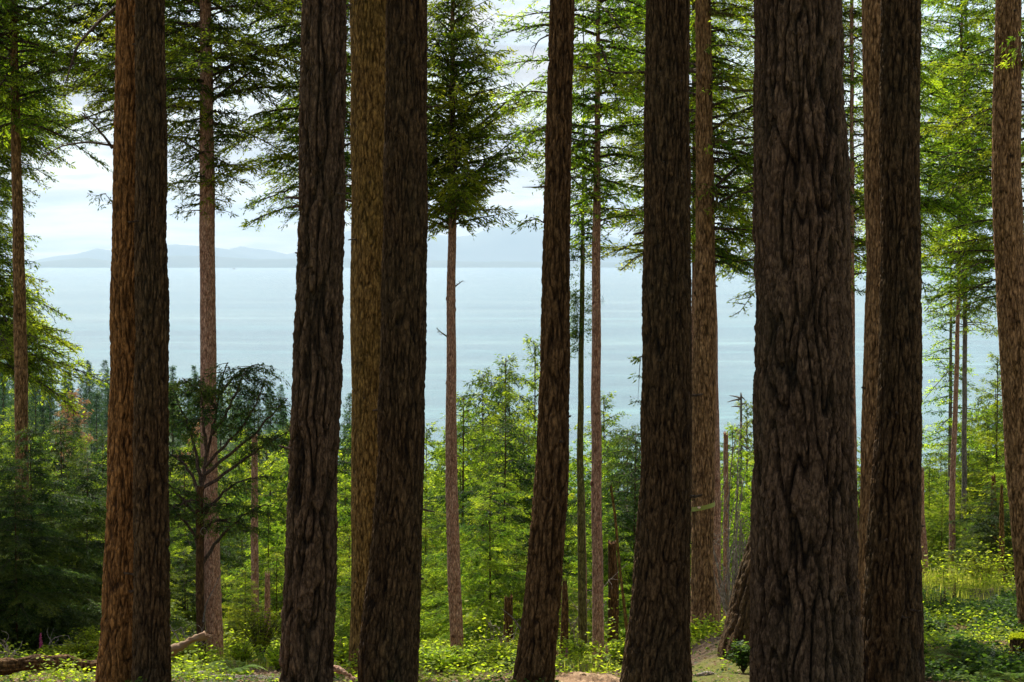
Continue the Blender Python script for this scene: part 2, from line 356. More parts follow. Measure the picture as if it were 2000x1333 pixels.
SEA = -90.0; HAZE = 2.8e-5
sea = grid("sea", np.linspace(-44000, 44000, 12), np.concatenate([[600], np.linspace(1500, 44000, 14)]), lambda X, Y: np.full(X.shape, SEA), M['sea']); tag(sea, kind="structure")

def ridge(name, D, pts, depth, seed, rough=1.0, kind="structure"):
    pxs = np.linspace(-900, 2900, 420); top = np.interp(pxs, [p[0] for p in pts], [p[1] for p in pts])
    q = np.stack([pxs / 60, np.zeros_like(pxs), np.zeros_like(pxs)], 1); top = top + fbm(q, seed, 5) * 2.2 * rough
    V = []
    prof = [(-1.0, 0), (-.75, .30), (-.5, .58), (-.25, .85), (0, 1.0), (.3, .8), (1.0, 0)]
    for j, (dy_, hh) in enumerate(prof):
        for i, px in enumerate(pxs):
            t = P(px, top[i], D); z0 = SEA - 15
            nz_ = perlin(np.array([[px / 45, j * 1.7, seed]]), seed)[0]
            V.append([t[0] * (1 + dy_ * depth / D), D + dy_ * depth + nz_ * depth * .1, z0 + max(t[2] - z0, 1) * (hh + (nz_ * .14 if 0 < hh < 1 else 0))])
    nx = len(pxs); i = np.arange((len(prof) - 1) * (nx - 1)); a = (i // (nx - 1)) * nx + i % (nx - 1)
    o = mesh_np(name, np.array(V), np.stack([a, a + 1, a + nx + 1, a + nx], 1), [M['hill']], smooth=True); tag(o, kind=kind)
ridge("hills", 28500, [(-900, 512), (60, 514), (110, 509), (170, 504), (225, 510), (290, 505), (340, 499), (400, 500), (450, 503), (500, 507), (560, 505), (640, 504), (700, 506), (840, 508), (900, 511), (1000, 511), (1100, 512), (1250, 514), (1380, 518), (1500, 520), (1700, 519), (1900, 519), (2900, 516)], 1500, 11, .5)
ridge("hills", 37500, [(-900, 500), (60, 510), (120, 499), (150, 496), (188, 486), (220, 491), (300, 484), (340, 478), (400, 481), (440, 487), (490, 499), (530, 508), (600, 512), (900, 514), (1500, 516), (2900, 512)], 1800, 23, .8)
ridge("mountain", 39500, [(-900, 505), (300, 512), (400, 500), (470, 482), (520, 488), (560, 497), (600, 490), (640, 472), (675, 452), (720, 447), (780, 452), (835, 456), (890, 463), (930, 456), (960, 444), (1000, 436), (1050, 437), (1110, 447), (1180, 458), (1260, 480), (1340, 498), (1430, 508), (1600, 512), (2900, 510)], 2500, 31, .9)

# ------------------------------------------------------------------ trunks
def trunk_geo(z, cx, cy, r, dz, seg, scale, stretch, depth, seed, zvis, fissure=.32, knots=0, twist=0.0, buttress=0):
    """rows fine inside zvis, coarse outside"""
    z0, z1 = z[0], z[-1]
    rows = np.concatenate([np.arange(z0, zvis[0], .12), np.arange(max(z0, zvis[0]), min(z1, zvis[1]), dz), np.arange(min(z1, zvis[1]), z1 + .2, .35)])
    rows = np.unique(np.round(rows, 4))
    C = np.interp(rows, z, cx); Cy = np.interp(rows, z, cy); R = np.interp(rows, z, r)
    # smooth the profile so that it has no kinks
    k = max(3, int(.35 / dz)) | 1; ker = np.hanning(k + 2)[1:-1]; ker /= ker.sum()
    def sm(a): return np.convolve(np.pad(a, k // 2, mode='edge'), ker, mode='valid')
    C, Cy, R = sm(C), sm(Cy), sm(R)
    rng = np.random.RandomState(seed)
    q1 = np.stack([rows / .9, np.zeros_like(rows), np.zeros_like(rows)], 1)
    C = C + perlin(q1, seed + 5) * .012; 
    th = np.arange(seg) * 2 * math.pi / seg
    T, Z = np.meshgrid(th, rows); RR = np.repeat(R[:, None], seg, 1); Rm = float(np.median(R))
    base = np.stack([np.cos(T + twist * Z).ravel() * Rm, np.sin(T + twist * Z).ravel() * Rm, Z.ravel()], 1)
    wq = base / (scale * 3.0); wq[:, 2] /= 1.8
    warp = np.stack([perlin(wq, seed), perlin(wq, seed + 1), perlin(wq, seed + 2)], 1)
    p = base.copy(); p[:, 2] /= stretch; p = p / scale + warp * .30
    n1 = np.abs(perlin(p, seed + 3)); n2 = np.abs(perlin(p * np.array([2.3, 2.3, 2.9]) + warp * .4, seed + 4))
    n3 = perlin(base / (scale * .45) * np.array([1, 1, .45]), seed + 6)
    h = .58 * sstep(n1, 0.0, fissure * .75) + .24 * sstep(n2, 0, fissure) + .16 * n3 + .16 * perlin(base / (scale * .16) * np.array([1, 1, .5]), seed + 7) + .06
    cell = perlin(base / np.array([scale * 1.6, scale * 1.6, scale * 1.6 * stretch * .55]), seed + 8)
    h = h + .14 * cell
    disp = (h - .6) * depth
    lump = perlin(base / .5 * np.array([1, 1, .6]), seed + 9) * Rm * .05
    a = RR.ravel() + disp + lump
    if buttress:
        low = np.clip(1 - (Z.ravel() - z0) / buttress, 0, 1) ** 2
        a = a + low * Rm * .35 * (.5 + .5 * np.cos(T.ravel() * 5 + seed)) * (perlin(base / .6, seed + 12) + .5)
    for _ in range(knots):
        kz = rng.uniform(max(z0, zvis[0]), min(z1, zvis[1])); kt = rng.uniform(0, 2 * math.pi)
        dt = (T.ravel() - kt + math.pi) % (2 * math.pi) - math.pi
        g = np.exp(-((dt * Rm / .022) ** 2 + ((Z.ravel() - kz) / .022) ** 2)); a = a + g * .016; h = h - g * .7
        g = np.exp(-((dt * Rm / .05) ** 2 + ((Z.ravel() - kz) / .02) ** 2)); h = h - g * .2
    V = np.stack([np.repeat(C[:, None], seg, 1).ravel() + np.cos(T).ravel() * a, np.repeat(Cy[:, None], seg, 1).ravel() + np.sin(T).ravel() * a, Z.ravel()], 1)
    nr = len(rows); i, j = np.meshgrid(np.arange(nr - 1), np.arange(seg), indexing='ij')
    Q = np.stack([i * seg + j, i * seg + (j + 1) % seg, (i + 1) * seg + (j + 1) % seg, (i + 1) * seg + j], -1).reshape(-1, 4)
    return V, Q, np.clip(h, 0, 1.1)

STY = {'coarse': dict(scale=.078, stretch=8.0, depth=.065, fissure=.28), 'coarse2': dict(scale=.042, stretch=8.5, depth=.036, fissure=.32),
       'medium': dict(scale=.045, stretch=6.4, depth=.028, fissure=.34), 'fine': dict(scale=.034, stretch=6.0, depth=.014, fissure=.34),
       'vfine': dict(scale=.022, stretch=6.0, depth=.006, fissure=.4)}
ALLT = {}
def tree(key, label, D, tab, mat, style, seed, top=14.0, seg=120, dz=.018, knots=0, base_z=None, name="fir_tree", cat="tree", group=None, buttress=0, twist=0.0, flat_top=False):
    """tab: rows (py, left px, right px) of the photo; builds root + trunk, keeps the axis for crown and limbs"""
    z, cx, cyy, r = [], [], [], []
    for py, pl, pr in tab:
        a, b = P(pl, py, D), P(pr, py, D); z.append(a[2]); cx.append((a[0] + b[0]) / 2); r.append((b[0] - a[0]) / 2)
    o = np.argsort(z); z, cx, r = np.array(z)[o], np.array(cx)[o], np.array(r)[o]
    gx = cx[0]; g = gz(gx, D) - .35 if base_z is None else base_z
    if g < z[0] - .02:
        sl = (cx[0] - cx[1]) / (z[0] - z[1]) if len(z) > 1 else 0; sr = (r[0] - r[1]) / (z[0] - z[1]) if len(z) > 1 else 0
        dzb = g - z[0]; z = np.insert(z, 0, g); cx = np.insert(cx, 0, cx[0] + sl * dzb * .6); r = np.insert(r, 0, min(r[0] * 1.3, max(r[0], r[0] + sr * dzb * .6)))
    if not flat_top and top > z[-1]:
        sl = (cx[-1] - cx[-3]) / (z[-1] - z[-3]) if len(z) > 2 else 0
        z2 = np.linspace(z[-1], top, 6)[1:]; cx = np.append(cx, cx[-1] + sl * (z2 - z[-1]) * .5); r = np.append(r, r[-1] * np.linspace(1, .25, 6)[1:]); z = np.append(z, z2)
    zt, zb = P(1000, -30, D)[2], P(1000, 1370, D)[2]
    cyv = np.full(len(z), D)
    V, Q, h = trunk_geo(z, cx, cyv, r, dz, seg, seed=seed, zvis=(zb, zt), knots=knots, buttress=buttress, twist=twist, **STY[style])
    if flat_top:                                   # snapped-off top: jagged rim and a closed end
        nr = len(V) // seg; rim = V[-seg:]; rng = np.random.RandomState(seed + 77); rim[:, 2] += rng.uniform(-.10, .06, seg)
        c = len(V); V = np.vstack([V, rim.mean(0)[None] - [0, 0, .04]]); h = np.append(h, .3); b0 = c - seg
        Q = np.vstack([Q, [[c, b0 + j, b0 + (j + 1) % seg, b0 + (j + 2) % seg] for j in range(0, seg - 1, 2)]])
    loc = (float(np.interp(g + .35, z, cx)), float(D), float(gz(gx, D)))
    root = empty(name, loc); tag(root, label, cat, group)
    t = mesh_np("trunk", V, Q, [M[mat]], root, loc, {"bark": h}, smooth=True)
    ALLT[key] = dict(root=root, loc=np.array(loc), z=z, cx=cx, r=r, D=D, mat=mat)
    return ALLT[key]
def axis(t, zz): return np.array([np.interp(zz, t['z'], t['cx']), t['D'], zz]), float(np.interp(zz, t['z'], t['r']))

# ------------------------------------------------------------------ foliage
def bough(G, org, az, L, rng, leaf=.045, dens=1.5, up=.15, droop=.35, r0=None, bare=.12, hang=.2, wood=True, ageb=0.0):
    """one limb with side twigs and needle tufts, rotated to azimuth az"""
    n = 7; t = np.linspace(0, 1, n); yaw = rng.uniform(-.25, .25) * L * .4
    cur = np.stack([t * L, yaw * t ** 2, L * (up * t - droop * t ** 2)], 1)
    ca, sa = math.cos(az), math.sin(az); R = np.array([[ca, sa, 0], [-sa, ca, 0], [0, 0, 1.0]])
    r0 = r0 or (.008 + .011 * L)
    if wood: G.tube(cur @ R + org, r0 * (1 - .85 * t), 5)
    n2 = max(4, int(L * 10 * dens ** .5)); tt = np.clip(np.linspace(bare, 1.0, n2) + rng.uniform(-.4, .4, n2) / n2, .04, 1)
    b2 = np.stack([np.interp(tt, t, cur[:, k]) for k in range(3)], 1)
    side = np.where(np.arange(n2) % 2 == 0, 1.0, -1.0); al = np.radians(58 - 26 * tt + rng.uniform(-24, 24, n2))
    l2 = (0.40 * L * (1 - tt) ** .8 + .10 + .05 * L) * rng.uniform(.55, 1.15, n2)
    d2 = np.stack([np.cos(al), side * np.sin(al), rng.uniform(-.42 - hang * 1.0, .34 - hang * .3, n2)], 1); d2 /= np.linalg.norm(d2, axis=1)[:, None]
    sag = .05 + .30 * hang
    e2 = b2 + d2 * l2[:, None] + np.stack([np.zeros(n2), np.zeros(n2), -sag * l2], 1)
    if wood: G.prisms(b2 @ R + org, e2 @ R + org, np.full(n2, r0 * .35), np.full(n2, r0 * .12))
    q_ = .045 / leaf
    k3 = np.maximum(5, (l2 * 54 * dens * q_).astype(int)); idx = np.repeat(np.arange(n2), k3)
    m = len(idx); s = rng.uniform(.03, 1.0, m); mid = b2[idx] + d2[idx] * (l2[idx] * s)[:, None]; mid[:, 2] -= sag * l2[idx] * s ** 2
    mid = mid + rng.normal(0, leaf * .5, (m, 3))
    ang = rng.choice([-1, 1], m) * (.95 - .55 * s) * rng.uniform(.6, 1.25, m); c, sn = np.cos(ang), np.sin(ang)
    dd = d2[idx]; d3 = np.stack([dd[:, 0] * c - dd[:, 1] * sn, dd[:, 0] * sn + dd[:, 1] * c, dd[:, 2] + rng.normal(-.08 - hang * .6, .5, m)], 1)
    d3 /= np.linalg.norm(d3, axis=1)[:, None]
    age_shade = np.clip(.6 * s + .4 * tt[idx] + rng.normal(0, .12, m) + rng.normal(0, .30), -.35, 1.35)  # new growth at the tips; offset per bough paints lit and shaded clumps
    out_v, out_a = [], []
    ln = leaf * rng.uniform(.9, 2.1, m) * (1.1 - .35 * s)
    for q in range(2):
        wd = ln * rng.uniform(.10, .15, m)
        upv = np.stack([rng.normal(0, .35, m), rng.normal(0, .35, m), np.ones(m)], 1) if q == 0 else rng.normal(0, 1, (m, 3))
        sx = np.cross(d3, upv); sx /= np.linalg.norm(sx, axis=1)[:, None] + 1e-9
        out_v.append(np.stack([mid, mid + d3 * (ln * .4)[:, None] + sx * wd[:, None], mid + d3 * ln[:, None], mid + d3 * (ln * .4)[:, None] - sx * wd[:, None]], 1)); out_a.append(age_shade)
    v = np.concatenate(out_v); G.leaves((v.reshape(-1, 3) @ R + org).reshape(-1, 4, 3), np.concatenate(out_a))

def crown(key, py0, py1, n, Lf, mat='needle', wood='twig', seed=0, sector=None, leaf=.045, dens=1.5, up=.25, droop=.4, hang=.2, gap=0.0, z1=None, name="crown"):
    """boughs between photo heights py0 (lowest) and py1 (or world z1); Lf(t) metres, t 0 at the bottom to 1 at the top"""
    T = ALLT[key]; rng = np.random.RandomState(seed + 100); G = Geo()
    za = P(1000, py0, T['D'])[2]; zb = z1 if z1 is not None else P(1000, py1, T['D'])[2]
    az = rng.uniform(0, 6.28)
    for i in range(n):
        t = (i + rng.uniform(0, .9)) / n; zz = za + (zb - za) * t
        az = (az + 2.399 + rng.uniform(-.4, .4)) % (2 * math.pi)
        if sector: az = math.radians(rng.uniform(*sector))
        if rng.uniform() < gap: continue
        L = Lf(t) * rng.choice([rng.uniform(.4, .75), rng.uniform(.85, 1.2)], p=[.4, .6]); o, r = axis(T, zz)
        bough(G, o, az, L, rng, leaf, dens, up + rng.normal(0, .26), droop * rng.uniform(.5, 1.2), hang=hang * rng.uniform(.3, 1.2))
    return G.build(name, [M[wood], M[mat]], T['root'], T['loc'])
def limb(key, pts, rad, mat='twig', fol=None, seed=0, name="limb", leaf=.045, dens=1.4, blen=.5, k=8, hang=.3, every=.16):
    """explicit limb through photo points (px,py,depth offset); fol: needle material of the boughs it carries"""
    T = ALLT[key]; W = np.array([P(a, b, T['D'] + c) for a, b, c in pts])
    s = np.linspace(0, 1, len(W)); t = np.linspace(0, 1, max(8, len(W) * 4)); C = np.stack([np.interp(t, s, W[:, j]) for j in range(3)], 1)
    for _ in range(2): C[1:-1] = (C[:-2] + C[1:-1] * 2 + C[2:]) / 4
    rng = np.random.RandomState(seed + 500); C[1:-1] += rng.normal(0, rad * .35, C[1:-1].shape)
    G = Geo(); G.tube(C, rad * (1 - .8 * t), k, a=.5)
    if fol:
        ln = np.linalg.norm(np.diff(C, axis=0), axis=1).sum(); nb = max(2, int(ln / every))
        for i in range(nb):
            u = .2 + .8 * (i + rng.uniform(0, 1)) / nb; o = np.array([np.interp(u, t, C[:, j]) for j in range(3)])
            d = W[-1] - W[0]; a0 = math.atan2(d[1], d[0]) + rng.choice([-1, 1]) * rng.uniform(.3, 1.3)
            bough(G, o, a0, blen * rng.uniform(.5, 1.2) * (1.15 - u * .5), rng, leaf, dens, .1, .45, hang=hang, r0=.006)
    return G.build(name, [M[mat], M[fol or 'needle']], T['root'], T['loc'], smooth=False)
def dead_twig(key, pts, rad=.008, name="dead_branch", mat='dead', seed=0, n=0):
    T = ALLT[key]; W = np.array([P(a, b, T['D'] + c) for a, b, c in pts]); G = Geo(); s = np.linspace(0, 1, len(W)); t = np.linspace(0, 1, len(W) * 3)
    C = np.stack([np.interp(t, s, W[:, j]) for j in range(3)], 1)
    rng = np.random.RandomState(seed); C[1:-1] = (C[:-2] + C[1:-1] * 2 + C[2:]) / 4
    G.tube(C, rad * (1 - .75 * t), 5)
    L = np.linalg.norm(W[-1] - W[0])
    for i in range(n):
        u = rng.uniform(.25, .95); o = np.array([np.interp(u, t, C[:, j]) for j in range(3)]); d = rng.normal(0, 1, 3) + (W[-1] - W[0]) / L; d /= np.linalg.norm(d)
        G.tube(curve(o, o + d * L * rng.uniform(.15, .4), rng.normal(0, .02, 3), 4), rad * .4 * np.linspace(1, .4, 4), 4)
    return G.build(name, [M[mat]], T['root'], T['loc'])

#EOF_PART1
# ------------------------------------------------------------------ the near trunks
tree('A1', "reddish brown fir trunk fused behind the rugged half of the twin trunk, warm orange bark", 19.6,
     [(0, 228, 300), (333, 222, 296), (666, 217, 293), (900, 211, 291), (1100, 204, 290), (1250, 196, 290), (1333, 190, 292)], 'bark_red', 'medium', 1, seg=150, buttress=1.2)
tree('A2', "rugged greyer half of the twin trunk, standing in front of its orange neighbour", 19.0,
     [(0, 266, 321), (333, 266, 324), (666, 265, 327), (900, 263, 328), (1100, 262, 329), (1250, 262, 331), (1333, 262, 334)], 'bark_dark', 'coarse2', 2, seg=130, buttress=1.0)
tree('C', "dark deeply furrowed fir trunk leaning slightly, second large trunk after the twin one", 18.0,
     [(0, 593, 673), (250, 590, 672), (500, 583, 669), (700, 576, 664), (950, 567, 657), (1150, 558, 653), (1333, 551, 649)], 'bark_grey', 'coarse', 3, seg=170)
tree('D', "olive brown finely ridged trunk tight behind the left side of a dark rugged trunk", 23.0,
     [(0, 683, 768), (375, 686, 768), (700, 686, 768), (950, 687, 767), (1200, 686, 768), (1275, 682, 772)], 'bark_olive', 'fine', 4, seg=170, dz=.015, knots=7)
tree('E', "dark rugged fir trunk with an olive finely ridged trunk close behind its side", 18.6,
     [(0, 756, 833), (450, 750, 833), (666, 745, 831), (950, 736, 826), (1100, 724, 822), (1200, 710, 819), (1270, 702, 817), (1333, 699, 815)], 'bark_dark', 'coarse2', 5, seg=170)
tree('G', "slim leaning fir trunk with orange brown plated bark, curving outward to a wide foot", 19.0,
     [(0, 1076, 1120), (200, 1070, 1117), (450, 1061, 1110), (700, 1057, 1111), (820, 1052, 1110), (950, 1044, 1107), (1100, 1031, 1097), (1200, 1022, 1092), (1280, 1010, 1085), (1333, 1001, 1081)], 'bark_brown', 'coarse2', 6, seg=120, buttress=.9)
tree('J', "thick dark brown fir trunk beside the slimmer trunk that wears a tape", 18.5,
     [(0, 1262, 1344), (450, 1260, 1348), (700, 1256, 1350), (950, 1252, 1350), (1100, 1242, 1349), (1200, 1231, 1347), (1280, 1220, 1345), (1333, 1212, 1344)], 'bark_dark', 'coarse2', 7, seg=170, buttress=1.0)
tree('K', "pale brown wavy barked fir trunk wearing a yellow green tape", 26.0,
     [(0, 1360, 1389), (200, 1359, 1391), (450, 1359, 1395), (700, 1354, 1399), (950, 1350, 1395), (1100, 1350, 1392), (1190, 1350, 1400), (1250, 1347, 1412)], 'bark_tan', 'fine', 8, seg=150, buttress=.8, knots=6)
tree('P', "broadest dark grey fir trunk with very deep furrows, standing nearest of all", 17.0,
     [(0, 1477, 1640), (200, 1477, 1644), (300, 1478, 1653), (500, 1478, 1655), (700, 1477, 1660), (950, 1474, 1665), (1100, 1473, 1670), (1333, 1470, 1682)], 'bark_grey', 'coarse', 9, seg=260, dz=.014)
tree('O', "reddish flaring trunk foot leaning behind the broadest dark trunk", 21.5,
     [(0, 1560, 1620), (400, 1552, 1622), (800, 1510, 1610), (1000, 1478, 1600), (1060, 1462, 1596), (1130, 1442, 1590), (1200, 1424, 1588), (1245, 1411, 1590)], 'bark_dark', 'coarse2', 10, seg=150, buttress=.7)
tree('R', "finely ridged lighter brown trunk tight behind the straight dark brown trunk", 20.6,
     [(0, 1683, 1765), (200, 1686, 1765), (500, 1693, 1768), (650, 1690, 1768), (800, 1685, 1767), (950, 1681, 1765), (1100, 1674, 1762), (1333, 1668, 1765)], 'bark_tan', 'fine', 12, seg=160)
tree('S', "straight dark brown trunk overlapping a finer barked trunk, next to the sunny clearing", 18.5,
     [(0, 1722, 1797), (350, 1722, 1794), (500, 1722, 1797), (800, 1714, 1797), (1000, 1700, 1797), (1150, 1690, 1799), (1333, 1678, 1805)], 'bark_dark', 'coarse2', 13, seg=160)
tree('W', "wavy barked trunk with ringed knots at the far edge beside the mossy stump", 24.0,
     [(0, 1946, 1994), (200, 1940, 1994), (350, 1937, 1993), (450, 1941, 1998), (700, 1954, 2012), (900, 1964, 2026), (1000, 1973, 2036), (1200, 1989, 2055), (1300, 1994, 2064)], 'bark_tan', 'fine', 14, seg=150, knots=14)
# ------------------------------------------------------------------ the slim trunks behind them
tree('B', "straight slim pinkish trunk with rows of small knots rising beside a small twisted tree", 30.0,
     [(0, 391, 413), (375, 390, 420), (600, 391, 421), (930, 392, 425), (1200, 400, 433), (1312, 404, 438)], 'bark_thin', 'vfine', 15, seg=80, dz=.022, knots=26)
tree('F', "slim bare pinkish trunk carrying a tall cone of lit needles over the sea", 30.0,
     [(0, 880, 888), (200, 878, 889), (400, 875, 890), (640, 872, 890), (950, 870, 894), (1100, 874, 899), (1275, 880, 906)], 'bark_thin', 'vfine', 16, seg=72, dz=.022, knots=22, top=3.0)
tree('I', "slim straight reddish trunk with a small sailing boat showing beside it", 28.0,
     [(0, 1165, 1172), (250, 1161, 1172), (450, 1157, 1173), (700, 1155, 1173), (950, 1155, 1175), (1200, 1157, 1179), (1290, 1157, 1181)], 'bark_thin', 'vfine', 17, seg=72, dz=.022, knots=14)
tree('H', "thin mossy trunk whose side is furred with short green sprouts", 33.0,
     [(380, 1136, 1141), (470, 1134, 1142), (650, 1131, 1141), (850, 1127, 1139), (1000, 1127, 1142), (1260, 1130, 1147)], 'moss_limb', 'vfine', 18, seg=56, dz=.03, knots=10, top=4)
tree('L1', "pale slim trunk peeping out between the thick dark trunk and the taped trunk", 34.0,
     [(0, 1352, 1362), (500, 1352, 1364), (800, 1350, 1364), (1200, 1350, 1366)], 'bark_thin', 'vfine', 19, seg=56, dz=.03)
tree('L2', "pale slim trunk standing just behind the taped trunk and showing past its edge", 32.0,
     [(0, 1372, 1388), (500, 1382, 1397), (640, 1386, 1401), (800, 1390, 1404), (950, 1392, 1407), (1200, 1393, 1409)], 'bark_thin', 'vfine', 20, seg=64, dz=.025, knots=6)
tree('M', "snapped bare pole standing beside a grey dead snag", 36.0,
     [(848, 1413, 1422), (950, 1413, 1423), (1200, 1412, 1424)], 'bark_thin', 'vfine', 21, seg=56, dz=.03, flat_top=True, cat="dead trunk", name="snag", knots=8)
tree('N', "grey dead snag with a few bare side branches against the water", 56.0,
     [(770, 1445.5, 1449), (850, 1444.5, 1449.5), (1000, 1443, 1450), (1150, 1442, 1451)], 'bark_pale', 'vfine', 22, seg=40, dz=.05, flat_top=True, cat="dead tree", name="dead_tree")
tree('Q', "thin pinkish trunk seen through the slit past the broadest dark trunk", 34.0,
     [(0, 1660, 1667), (500, 1660, 1669), (700, 1661, 1670), (950, 1664, 1674), (1250, 1666, 1678)], 'bark_thin', 'vfine', 23, seg=56, dz=.03)
tree('T', "snapped pinkish pole rising at the near edge of the sunny clearing", 40.0,
     [(915, 1798, 1804.5), (1000, 1796, 1806), (1100, 1796, 1813), (1195, 1796, 1814)], 'bark_thin', 'vfine', 24, seg=56, dz=.03, flat_top=True, cat="dead trunk", name="snag")
tree('U', "slim reddish trunk in the middle of the sunny clearing", 42.0,
     [(0, 1876, 1881), (300, 1873, 1879), (560, 1869, 1876), (750, 1863, 1872), (950, 1855, 1866), (1205, 1851, 1866)], 'bark_thin', 'vfine', 25, seg=64, dz=.03, knots=8)
tree('V', "slim bluish grey trunk just behind the reddish one in the sunny clearing", 48.0,
     [(0, 1884, 1889), (560, 1881, 1889.5), (700, 1880, 1889), (930, 1878, 1888), (1100, 1877, 1888)], 'bark_pale', 'vfine', 26, seg=56, dz=.04)
tree('V2', "thin dark grey trunk with flat tiers of needles over the water by the clearing", 52.0,
     [(480, 1856, 1858), (600, 1855, 1859), (700, 1854, 1860), (950, 1851, 1858.5)], 'bark_pale', 'vfine', 27, seg=40, dz=.05, top=1.0)
tree('X', "olive bare stem rising from the yellow brush close to the knotted edge trunk", 40.0,
     [(948, 1954, 1958), (1000, 1952, 1961), (1100, 1951, 1962), (1215, 1950, 1964)], 'bark_olive', 'fine', 28, seg=56, dz=.03, flat_top=True, cat="dead trunk", name="snag")
tree('X2', "reddish stem half hidden in brush beside the olive bare stem", 44.0,
     [(930, 1937, 1944), (1100, 1936, 1949), (1200, 1935, 1951)], 'bark_red', 'fine', 29, seg=48, dz=.03, flat_top=True, cat="dead trunk", name="snag")
tree('Z', "slim brown trunk nearest the picture edge, rising from dark cedar boughs", 32.0,
     [(0, 20, 32), (250, 22, 40), (450, 24, 46), (700, 28, 54), (930, 30, 56), (1200, 32, 62)], 'bark_tan', 'vfine', 30, seg=72, dz=.025, knots=10)
tree('S1', "straight grey brown trunk without visible top between the twin trunk and the leaning dark trunk", 38.0,
     [(850, 491.5, 502.5), (870, 491, 503), (1000, 490, 504), (1220, 491, 507)], 'bark_thin', 'vfine', 31, seg=56, dz=.03, flat_top=True, cat="dead trunk", name="snag")
tree('S2', "short snapped reddish stub next to the straight grey brown trunk", 34.0,
     [(1122, 517, 526), (1180, 517, 528), (1250, 514, 530)], 'bark_thin', 'vfine', 32, seg=48, dz=.025, flat_top=True, cat="dead trunk", name="snag")
tree('S3', "shaded stub of trunk behind the foot of the slim leaning trunk", 34.0,
     [(1165, 986, 1001), (1220, 984, 1002), (1280, 982, 1005)], 'bark_brown', 'fine', 33, seg=48, dz=.025, flat_top=True, cat="dead trunk", name="snag")
tree('S4', "rusty brown snapped trunk just past the edge of the slim leaning trunk", 31.0,
     [(1135, 1098, 1107), (1180, 1096, 1110), (1250, 1095, 1111)], 'bark_brown', 'vfine', 34, seg=48, dz=.025, flat_top=True, cat="dead trunk", name="snag")
tree('S5', "brown trunk half hidden in leaves close beside the slim straight reddish trunk", 36.0,
     [(950, 1128, 1141), (1100, 1130, 1146), (1260, 1134, 1148)], 'bark_thin', 'vfine', 35, seg=48, dz=.03, flat_top=True, cat="dead trunk", name="snag")
tree('S6', "broad dim trunk in the undergrowth between the slim reddish trunk and the thick dark one", 36.0,
     [(1060, 1188, 1204), (1090, 1188, 1204), (1130, 1188, 1208), (1260, 1186, 1208)], 'bark_brown', 'fine', 36, seg=48, dz=.03, flat_top=True, cat="dead trunk", name="snag")
tree('S7', "thin crooked sapling stem leaning across the broad dim trunk", 30.0,
     [(950, 1191, 1195), (1000, 1198, 1203), (1080, 1205, 1210), (1160, 1213, 1219), (1250, 1223, 1230)], 'bark_olive', 'vfine', 37, seg=40, dz=.03, flat_top=True, name="sapling", cat="young tree")
tree('Y', "short pale dead stem deep in the dark cedar boughs", 34.0,
     [(1010, 98, 106), (1070, 97, 107), (1140, 98, 109)], 'bark_thin', 'fine', 38, seg=40, dz=.03, flat_top=True, cat="dead trunk", name="snag")
# trees whose trunks stand hidden behind the near ones, their boughs show past them
tree('HA', "tall fir hidden behind the twin trunk, its boughs reaching out on both sides", 33.0, [(0, 262, 284), (600, 258, 286), (1200, 250, 290)], 'bark_brown', 'vfine', 40, seg=40, dz=.08)
tree('HC', "tall fir hidden behind the leaning dark trunk, its boughs hanging over the water", 31.0, [(0, 622, 642), (600, 615, 640), (1200, 600, 635)], 'bark_brown', 'vfine', 41, seg=40, dz=.08)
tree('HJ', "tall fir hidden behind the thick dark brown trunk, its boughs showing on both sides", 34.0, [(0, 1295, 1312), (600, 1293, 1314), (1200, 1290, 1316)], 'bark_brown', 'vfine', 42, seg=40, dz=.08)
tree('HP', "tall fir hidden behind the broadest trunk, its yellow green boughs showing past it", 35.0, [(0, 1555, 1575), (600, 1555, 1578), (1200, 1550, 1580)], 'bark_brown', 'vfine', 43, seg=40, dz=.08)
tree('HS', "tall fir hidden behind the straight dark brown trunk, boughs spreading over the clearing", 37.0, [(0, 1752, 1768), (600, 1752, 1770), (1200, 1750, 1772)], 'bark_brown', 'vfine', 44, seg=40, dz=.08)
tree('HW', "leafy fir hidden behind the knotted edge trunk, its sprays crossing above the clearing", 34.0, [(0, 1962, 1978), (600, 1972, 1992), (1200, 1990, 2012)], 'bark_brown', 'vfine', 46, seg=40, dz=.08)
tree('AA', "leafy fir just beyond the picture edge whose bright drooping boughs hang over the water", 45.0, [(0, -34, -24), (700, -38, -18), (1100, -42, -14)], 'bark_brown', 'vfine', 45, seg=32, dz=.1)

# ------------------------------------------------------------------ crowns
pm = lambda px, D: px / FPX * D
crown('Z', 250, 0, 94, lambda t: 1.3 + .5 * math.sin(3 * t), 'needle', seed=1, z1=5.2, leaf=.045, dens=1.6)
crown('HA', 265, 0, 108, lambda t: 1.0 + 1.0 * t, 'needle', seed=2, z1=5.4, leaf=.045, dens=1.5, gap=.0, droop=.3, hang=.25)
crown('AA', 715, 0, 210, lambda t: (1.5 + .7 * math.sin(9 * t + 1.2)) * (1 - .2 * t), 'needle_bright', seed=3, z1=6.0, sector=(-75, 75), leaf=.065, dens=1.3, up=.1, droop=.35, hang=.45)
crown('B', 415, 0, 101, lambda t: .38 + 1.35 * min(1, t * 1.9), 'needle', seed=4, z1=4.6, leaf=.045, dens=1.6, droop=.35, hang=.25)
crown('HC', 425, 0, 101, lambda t: 1.05 + .6 * min(1, t * 3) - .2 * t, 'needle', seed=5, z1=4.8, leaf=.045, dens=1.6, droop=.32, hang=.28)
crown('F', 452, -90, 202, lambda t: (1.3 * (1 - t) ** .7 + .08) * (1 if t > .06 else .85), 'needle_fresh', seed=6, leaf=.05, dens=1.7, up=.48, droop=.16, hang=.25)
